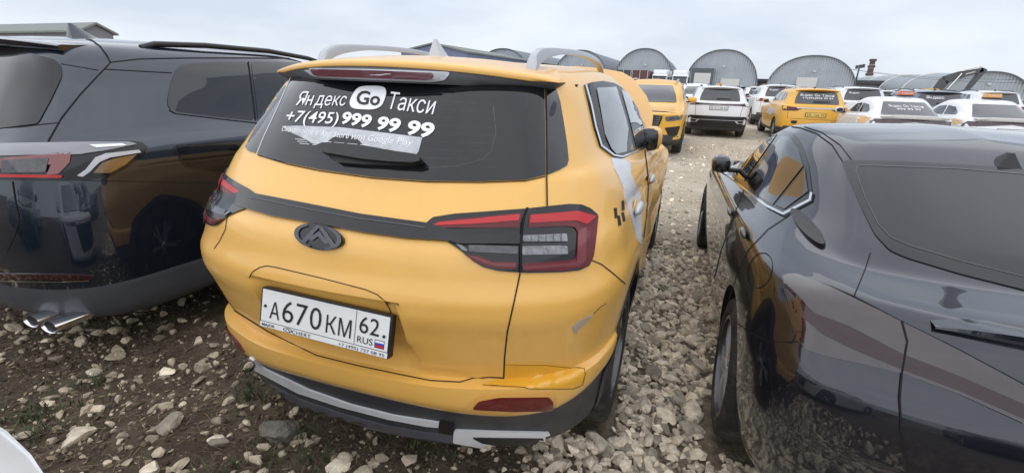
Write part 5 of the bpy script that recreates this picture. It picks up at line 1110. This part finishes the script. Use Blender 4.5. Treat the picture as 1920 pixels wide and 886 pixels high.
bm = bmesh.new(); tube_bm(bm, [p1+Vector((.3, -.3, -.9)), p2+Vector((0, -.3, .1))], .08, 8); linkbm('hydraulic_ram', bm, CHROME, ex_); bm = bmesh.new(); tube_bm(bm, [p2+Vector((.2, -.3, .5)), p3+Vector((-.3, -.3, .35))], .07, 8); linkbm('hydraulic_ram', bm, CHROME, ex_)
q_ = lambda a, b: p2.lerp(p3, a)+Vector((0, -.245, b))
link('arm_stripe', [q_(.2, -.12), q_(.62, -.06), q_(.62, .06), q_(.2, .02)], [(0, 1, 2, 3)], mat('faded_white', (.5, .5, .5), .6), ex_)
prism('bucket', rnd([(-.5, 0), (.5, .1), (.45, -.8), (-.1, -1.2), (-.7, -.7)], .1), 1.1, lambda a, b, d: p4+Vector((a, d-.55, b)), EXD, ex_, 40)
bm = bmesh.new(); box_bm(bm, p0+Vector((-2.0, .3, -.7)), (3.6, 2.4, 1.2), bev=.12); linkbm('upper_body', bm, EXY, ex_, 40); bm = bmesh.new(); box_bm(bm, p0+Vector((-.5, -.7, -.35)), (1.3, 1.0, 1.3), bev=.1); cb = linkbm('cab', bm, EXY, ex_, 40); bm = bmesh.new(); box_bm(bm, p0+Vector((-.5, -1.21, -.2)), (1.0, .04, .8), bev=.01); linkbm('cab_window', bm, GL, cb)
zt = p0.z-1.3
for yy in (-1.0, 1.3): bm = bmesh.new(); box_bm(bm, p0+Vector((-1.6, yy, -p0.z+max(.4, zt/2)*.5+.1)), (3.8, .55, max(.8, zt*.6)), bev=.2); linkbm('track', bm, BPLAS, ex_, 40)
bm = bmesh.new(); box_bm(bm, (p0.x-1.6, ey+.15, (zt*.6+zt)/2+.2), (1.6, 1.4, max(.4, zt*.5)), bev=.05); linkbm('turntable', bm, EXD, ex_)
# chimney
cy = 260; cb_, ct = onY(1624, 160, cy), onY(1637, 113, cy); chx = ct.x; ch = thing('chimney', 'striped industrial chimney with platforms right of the third hangar', 'chimney', (chx, cy, 0)); n = 8; ht = ct.z
for k in range(n):
    bm = bmesh.new(); z0, z1 = ht*k/n, ht*(k+1)/n; r0, r1 = 1.5-.5*k/n, 1.5-.5*(k+1)/n; tube_bm(bm, [(chx, cy, z0), (chx, cy, z1)], [r0, r1], 20); linkbm('shaft_band', bm, mat('chimney_dark', (.10, .07, .06), .8) if k % 2 else mat('chimney_pale', (.32, .27, .25), .8), ch, 40)
for k in (.55, .78, .97): bm = bmesh.new(); tube_bm(bm, [(chx, cy, ht*k), (chx, cy, ht*k+.9)], [1.75-.4*k, 1.75-.4*k], 16); linkbm('platform', bm, mat('chimney_dark', (.1, .07, .06)), ch)
# lamp mast and wires
ly = 120; lt_ = onY(1612, 124, ly); lm = thing('lamp_mast', 'thin lamp mast with a cluster of floodlights left of the chimney', 'lamp mast', (lt_.x, ly, 0)); bm = bmesh.new(); tube_bm(bm, [(lt_.x, ly, 0), (lt_.x, ly, lt_.z)], [.22, .12], 8); linkbm('mast', bm, DRK, lm)
for dx in (-.5, .1, .6): bm = bmesh.new(); box_bm(bm, (lt_.x+dx, ly-.2, lt_.z-.1+.2*dx), (.5, .4, .7), bev=.05); linkbm('floodlight', bm, DRK, lm)
for k, (q0, q1) in enumerate((((1590, 129), (1990, 150)), ((1600, 131), (2010, 158)))):
    a, b = onY(*q0, 116), onY(*q1, 70); bm = bmesh.new(); tube_bm(bm, [a.lerp(b, i/12)-Vector((0, 0, .6*math.sin(math.pi*i/12))) for i in range(13)], .025, 4); tag(linkbm('overhead_wire', bm, BPLAS, None), 'thin overhead wire above the ribbed hangar, '+('upper one' if k == 0 else 'lower one'), 'wire', 'overhead wires')
bz = onY(1640, 168, 125); st_ = thing('low_shed', 'low dark shed between the third hangar and the ribbed hangar', 'shed', (bz.x, 125, 0)); hh_ = onY(1640, 158, 125).z
bm = bmesh.new(); box_bm(bm, (bz.x, 128, hh_/2), (13, 6, hh_)); linkbm('wall', bm, mat('shed_wall', (.28, .27, .26), .8), st_); bm = bmesh.new(); box_bm(bm, (bz.x, 127.8, hh_+.35), (14, 7, .8), bev=.1); linkbm('roof', bm, mat('shed_roof', (.07, .075, .08), .7), st_)
bz = onY(1430, 158, 125); st_ = thing('low_shed', 'low brown shed in the gap between the second and third hangars', 'shed', (bz.x, 125, 0)); hh_ = onY(1430, 154, 125).z
bm = bmesh.new(); box_bm(bm, (bz.x, 128, hh_/2), (6, 6, hh_)); linkbm('wall', bm, mat('brown_wall', (.25, .17, .12), .8), st_); bm = bmesh.new(); box_bm(bm, (bz.x, 127.8, hh_+.35), (7, 7, .7), bev=.1); linkbm('roof', bm, mat('shed_roof', (.07, .075, .08), .7), st_)
# ================================================================== ground, gravel, stones, grass, far wood
def axis_pts(lo_, hi_, c, d0, g):
    p = [c]; d = d0
    while p[-1] < hi_: p.append(p[-1]+d); d *= g
    q = [c]; d = d0
    while q[-1] > lo_: q.append(q[-1]-d); d *= g
    return np.array(q[::-1][:-1]+p)
gx = axis_pts(-1500, 1500, .3, .05, 1.035); gy = axis_pts(-300, 2200, .6, .05, 1.035)
def vn(x, y, s, seed):
    r = np.random.default_rng(seed); g = r.random((64, 64)); x = x*s; y = y*s; i = np.floor(x).astype(int); j = np.floor(y).astype(int); u = x-i; v = y-j; u = u*u*(3-2*u); v = v*v*(3-2*v)
    f = lambda a, b: g[a % 64, b % 64]
    return f(i, j)*(1-u)*(1-v)+f(i+1, j)*u*(1-v)+f(i, j+1)*(1-u)*v+f(i+1, j+1)*u*v-.5
def gh(x, y):
    x = np.asarray(x, float); y = np.asarray(y, float); near = np.clip(1-(np.hypot(x-.5, y-2)-8)/14, 0, 1)
    return near*(vn(x, y, 1.1, 1)*.05+vn(x, y, 3.3, 2)*.03+vn(x, y, 9, 3)*.014)-.012
XX, YY = np.meshgrid(gx, gy); ZZ = gh(XX, YY); nx, ny = len(gx), len(gy)
gv = np.stack([XX.ravel(), YY.ravel(), ZZ.ravel()], 1); gf = [(j*nx+i, j*nx+i+1, (j+1)*nx+i+1, (j+1)*nx+i) for j in range(ny-1) for i in range(nx-1)]
gm = bpy.data.materials.new('ground_dirt'); gm.use_nodes = True; t_ = gm.node_tree; b_ = t_.nodes['Principled BSDF']; b_.inputs['Roughness'].default_value = .95; b_.inputs['Specular IOR Level'].default_value = .15; L = t_.links.new
tcn = N(t_, 'ShaderNodeTexCoord'); sp = N(t_, 'ShaderNodeSeparateXYZ'); L(tcn.outputs['Object'], sp.inputs[0])
def noise(s, d=6, r=.6):
    n = N(t_, 'ShaderNodeTexNoise'); n.inputs['Scale'].default_value = s; n.inputs['Detail'].default_value = d; n.inputs['Roughness'].default_value = r; L(tcn.outputs['Object'], n.inputs['Vector']); return n.outputs[0]
def mrange(src, a, b, c=0., d=1.):
    n = N(t_, 'ShaderNodeMapRange'); n.inputs['From Min'].default_value = a; n.inputs['From Max'].default_value = b; n.inputs['To Min'].default_value = c; n.inputs['To Max'].default_value = d; L(src, n.inputs[0]); return n.outputs[0]
def mixc(f, a, b):
    n = N(t_, 'ShaderNodeMix', data_type='RGBA')
    if f is not None: L(f, n.inputs['Factor'])
    for k, s in (('A', a), ('B', b)):
        if isinstance(s, tuple): n.inputs[k].default_value = (*s, 1)
        else: L(s, n.inputs[k])
    return n.outputs['Result']
def math_(op, a, b):
    n = N(t_, 'ShaderNodeMath', operation=op)
    for k, s in ((0, a), (1, b)):
        if isinstance(s, (int, float)): n.inputs[k].default_value = s
        else: L(s, n.inputs[k])
    return n.outputs[0]
soil = mixc(mrange(noise(7), .35, .65), (.075, .055, .037), (.16, .122, .083))
soil = mixc(mrange(noise(55, 4), .52, .70), soil, (.16, .135, .10))
lane = mixc(mrange(noise(1.3), .35, .65), (.44, .37, .28), (.60, .52, .41)); lane = mixc(mrange(noise(34, 5, .75), .52, .70), lane, (.28, .225, .165)); lane = mixc(mrange(noise(90, 3), .58, .72), lane, (.46, .42, .36))
fy = mrange(math_('ADD', sp.outputs['Y'], math_('MULTIPLY', noise(1.1, 3), 3.0)), 3.2, 6.2)
fx = mrange(math_('ADD', sp.outputs['X'], math_('MULTIPLY', noise(1.7, 3), .8)), .9, 1.5)
strip = mixc(mrange(noise(20, 4), .4, .62), (.20, .16, .115), (.33, .28, .21))
col = mixc(fx, soil, strip); col = mixc(fy, col, lane)
L(col, b_.inputs['Base Color'])
bp = N(t_, 'ShaderNodeBump'); bp.inputs['Strength'].default_value = .9; bp.inputs['Distance'].default_value = .03; L(math_('ADD', noise(22, 8, .7), math_('MULTIPLY', noise(70, 4), .5)), bp.inputs['Height']); L(bp.outputs[0], b_.inputs['Normal'])
struct(link('ground', gv, gf, gm, None, 180))
# ---- loose stones: one countless mass
ico = bmesh.new(); bmesh.ops.create_icosphere(ico, subdivisions=1, radius=1); IV = np.array([v.co[:] for v in ico.verts]); IF = np.array([[v.index for v in f.verts] for f in ico.faces]); ico.free()
ico = bmesh.new(); bmesh.ops.create_icosphere(ico, subdivisions=2, radius=1); IV2 = np.array([v.co[:] for v in ico.verts]); IF2 = np.array([[v.index for v in f.verts] for f in ico.faces]); ico.free()
def rock_shape(V, rng, planes=11):
    v = V.copy()
    for _ in range(planes):                                     # chop flat facets
        n = rng.normal(size=3); n /= np.linalg.norm(n); d = rng.uniform(.36, .80); k = v@n; m = k > d; v[m] -= np.outer(k[m]-d, n)
    return v+rng.normal(size=v.shape)*.012
def rocks(name, pts, sizes, m, V, F, flat=.62, sink=.25):
    out_v, out_f = [], []; base = 0; shp = [rock_shape(V, RNG) for _ in range(40)]
    zz = gh(pts[:, 0], pts[:, 1])
    for i in range(len(pts)):
        v = shp[RNG.integers(40)]*np.array([1, RNG.uniform(.6, .95), RNG.uniform(flat*.7, flat*1.25)])
        a, b, c = RNG.uniform(0, 6.28), RNG.normal()*.35, RNG.normal()*.35; ca, sa = math.cos(a), math.sin(a); cb, sb_ = math.cos(b), math.sin(b); cc, sc_ = math.cos(c), math.sin(c)
        R = np.array([[ca, -sa, 0], [sa, ca, 0], [0, 0, 1]])@np.array([[1, 0, 0], [0, cb, -sb_], [0, sb_, cb]])@np.array([[cc, 0, sc_], [0, 1, 0], [-sc_, 0, cc]])
        v = v@R.T*sizes[i]; out_v.append(v+np.array([pts[i, 0], pts[i, 1], zz[i]+sizes[i]*(flat*.62-sink)])); out_f.append(F+base); base += len(V)
    Vx = np.concatenate(out_v); Fx = np.concatenate(out_f); me = bpy.data.meshes.new(name); me.vertices.add(len(Vx)); me.vertices.foreach_set('co', Vx.ravel().astype(np.float32))
    me.loops.add(Fx.size); me.loops.foreach_set('vertex_index', Fx.ravel().astype(np.int32)); me.polygons.add(len(Fx)); me.polygons.foreach_set('loop_start', np.arange(0, Fx.size, 3, dtype=np.int32)); me.update(); me.validate(); me.shade_flat()
    me.materials.append(m); o = bpy.data.objects.new(name, me); COL.objects.link(o); return o
ROCK = mat('crushed_limestone', (.70, .60, .46), .85, noise=.35, nscale=22, island=.55, bump=.5, bscale=120)
ROCKD = mat('soiled_limestone', (.52, .43, .31), .9, noise=.35, nscale=25, island=.45, bump=.5, bscale=100)
def scatter(n, x0, x1, y0, y1, keep): 
    p = np.stack([RNG.uniform(x0, x1, n), RNG.uniform(y0, y1, n)], 1); return p[[bool(keep(*q)) for q in p]]
def hole(x, y):                                                 # not inside a tyre
    return any(abs(x-cx) < .13 and abs(y-cy) < .22 for cx, cy in ((.78, .86), (-.78, .86), (1.42, .98), (1.36, 3.78), (-1.78, .98)))
def strip_keep(x, y):
    if hole(x, y): return False
    edge = .72-.30*max(0, min(1, (.9-y)/1.2))+.12*math.sin(y*5+1)
    if x < edge: return RNG.random() < .06
    p = 1. if y < 3.1 else max(.04, 1-(y-3.1)/.9)
    if y < -.1: p *= max(.25, 1+(y+.1)*1.1)
    return RNG.random() < p
A = scatter(9500, .25, 1.75, -.85, 4.6, strip_keep); o = rocks('gravel', A, RNG.lognormal(math.log(.026), .34, len(A)), ROCK, IV, IF, .66, .12); struct(o, 'stuff')
A = scatter(2300, .35, 1.70, -.8, 3.9, strip_keep); o = rocks('gravel', A, RNG.lognormal(math.log(.040), .28, len(A)), ROCK, IV2, IF2, .62, .14); struct(o, 'stuff')
A = scatter(4800, -3.6, 1.2, -.95, 1.6, lambda x, y: not hole(x, y) and RNG.random() < (.25+.75*(math.sin(x*3.1+y*2)*math.sin(y*4.3-x) > -.1))); o = rocks('soil_stones', A, RNG.lognormal(math.log(.011), .5, len(A)), ROCKD, IV, IF, .6, .22); struct(o, 'stuff')
A = scatter(520, -3.4, 1.0, -.9, 1.0, lambda x, y: not hole(x, y)); o = rocks('soil_stones', A, np.minimum(.07, RNG.lognormal(math.log(.034), .34, len(A))), ROCKD, IV2, IF2, .55, .24); struct(o, 'stuff')
A = scatter(9000, .4, 6.5, 3.6, 13, lambda x, y: not hole(x, y) and RNG.random() < (1 if y < 6 else .5)); o = rocks('lane_stones', A, RNG.lognormal(math.log(.017), .5, len(A)), ROCK, IV, IF, .55, .2); struct(o, 'stuff')
A = scatter(2600, -1, 14, 9, 30, lambda x, y: True); o = rocks('lane_stones', A, RNG.lognormal(math.log(.03), .4, len(A)), ROCKD, IV, IF, .5, .25); struct(o, 'stuff')
CLOD = mat('soil_clods', (.10, .075, .05), .95, noise=.3, nscale=40, island=.5)
A = scatter(9000, -3.4, 1.3, -.95, 1.3, lambda x, y: not hole(x, y)); o = rocks('soil_clods', A, RNG.lognormal(math.log(.0085), .5, len(A)), CLOD, IV, IF, .8, .3); struct(o, 'stuff')
# ---- single big stones
def stone(u, v, size, lab, m=ROCKD, flat=.7, name='stone', cat='stone', grp=None, sub=3):
    d = ray(u, v); p = CAM+d*(-CAM.z/d.z)
    bm = bmesh.new(); bmesh.ops.create_icosphere(bm, subdivisions=sub, radius=1); V = np.array([x.co[:] for x in bm.verts]); rng = np.random.default_rng(int(u*7+v)); W_ = rock_shape(V, rng, 12)
    W_ = W_+.07*np.stack([vn(W_[:, 0]+5, W_[:, 1]+W_[:, 2]*1.3, 2.3, 5+k) for k in range(3)], 1)+.05*np.stack([vn(W_[:, 0]+5, W_[:, 1]-W_[:, 2]*1.7, 6, 9+k) for k in range(3)], 1)
    a = rng.uniform(0, 6.28); R = np.array([[math.cos(a), -math.sin(a), 0], [math.sin(a), math.cos(a), 0], [0, 0, 1]]); W_ = (W_*np.array([1, .78, flat]))@R.T*size
    F = [[q.index for q in f.verts] for f in bm.faces]; bm.free(); zc = float(gh(p.x, p.y))+size*flat*.45
    o = link(name, W_, F, m, None, 25); o.location = (p.x, p.y, zc); tag(o, lab, cat, grp)
BOULD = mat('grey_boulder', (.20, .175, .145), .9, noise=.4, nscale=14, bump=.8, bscale=50)
stone(518, 812, .105, 'big rough grey boulder on the soil before the taxi bumper', BOULD, .85, 'boulder', 'boulder', sub=4)
for (u, v, s, lab) in ((320, 790, .075, 'pale flat stone lying left of the boulder'), (145, 812, .075, 'pale stone near the white car corner'), (410, 825, .06, 'angular pale stone just left of the boulder'), (315, 690, .055, 'long light stone on the soil under the SUV exhaust side'), (45, 812, .06, 'stone at the left edge above the white car corner'), (635, 868, .07, 'stone at the bottom edge right of the boulder'), (175, 690, .05, 'stone on the dark soil beneath the exhaust tips'), (280, 872, .06, 'stone at the bottom edge left of the boulder')):
    stone(u, v, s, lab, ROCK, .5, grp='larger stones on the soil')
# ---- grass, twigs and leaves
def blades(name, n, area, m, h0, h1, lean, wd, cl=None):
    V = []; F = []
    for _ in range(n):
        x, y = random.uniform(*area[:2]), random.uniform(*area[2:])
        if hole(x, y): continue
        if cl and vn(np.array([x]), np.array([y]), 2.4, 33)[0] < cl: continue
        k = random.randint(3, 7) if lean < 1.2 else 1
        for _ in range(k):
            a = random.uniform(0, 6.28); h = random.uniform(h0, h1); w_ = wd*random.uniform(.6, 1.3); l = lean*random.uniform(.5, 1.2); d = Vector((math.cos(a), math.sin(a), 0)); s_ = Vector((-d.y, d.x, 0))*w_; b = Vector((x+random.gauss(0, .012), y+random.gauss(0, .012), float(gh(x, y))+.004)); i = len(V)
            if lean < 1.2: m_ = b+d*h*l*.4+Vector((0, 0, h*.6)); t = b+d*h*l+Vector((0, 0, h*.9))
            else: m_ = b+d*h*.5+Vector((0, 0, .008)); t = b+d*h+Vector((random.gauss(0, .01), random.gauss(0, .01), .006))
            V += [b-s_, b+s_, m_+s_*.8, m_-s_*.8, t]; F += [(i, i+1, i+2, i+3), (i+3, i+2, i+4)]
    struct(link(name, V, F, m), 'stuff')
GR = mat('green_grass', (.060, .085, .028), .7, island=.5); GD = mat('dry_grass', (.24, .19, .11), .8, island=.5); TWG = mat('dead_stalks', (.20, .15, .095), .9, island=.6)
blades('grass', 1900, (-3.6, .3, -.95, 1.1), GR, .025, .085, .9, .0028, .02); blades('dry_grass', 1500, (-3.4, 1.3, -.95, .9), GD, .02, .07, 1.5, .0011); blades('dead_stalks', 5200, (-3.4, 1.6, -.95, 1.0), TWG, .02, .09, 1.5, .0014); blades('dry_grass', 500, (.6, 1.7, -.8, 0.5), GD, .02, .06, 1.0, .0010)
# ---- litter of dry leaves pressed into the soil
V = []; F = []
for _ in range(1500):
    x, y = random.uniform(-3.4, 1.2), random.uniform(-.95, 1.0)
    if hole(x, y): continue
    s_ = random.uniform(.006, .022); a = random.uniform(0, 6.28); d = Vector((math.cos(a), math.sin(a), random.gauss(0, .25)))*s_; e = Vector((-math.sin(a), math.cos(a), random.gauss(0, .3)))*s_*random.uniform(.35, .8); b = Vector((x, y, float(gh(x, y))+.006)); i = len(V)
    V += [b-d, b-d*.2+e, b+d, b-d*.1-e, b+Vector((0, 0, .004))]; F += [(i, i+1, i+4), (i+1, i+2, i+4), (i+2, i+3, i+4), (i+3, i, i+4)]
struct(link('leaf_litter', V, F, mat('dry_leaves', (.22, .165, .10), .9, island=.6)), 'stuff')
# ---- far leafless wood
V = []; F = []
for k in range(3800):
    u = random.uniform(1540, 1700); q = onY(u, 160, 300+random.uniform(-15, 15)); h = random.uniform(2, 8)*(1 if u < 1680 else .6); b = Vector((q.x, q.y, random.uniform(0, h))); i = len(V); s_ = random.uniform(.3, .9); a = random.uniform(0, 6.28); d = Vector((math.cos(a), math.sin(a)*.4, random.uniform(.3, 1.2)))*s_
    V += [b, b+d, b+d*.5+Vector((random.uniform(-.5, .5), 0, random.uniform(-.3, .6)))]; F.append((i, i+1, i+2))
struct(link('far_wood', V, F, mat('leafless_brown_wood', (.16, .13, .09), .9, island=.4)), 'stuff')
for o in SC.objects:
    if '_w' in o: del o['_w']
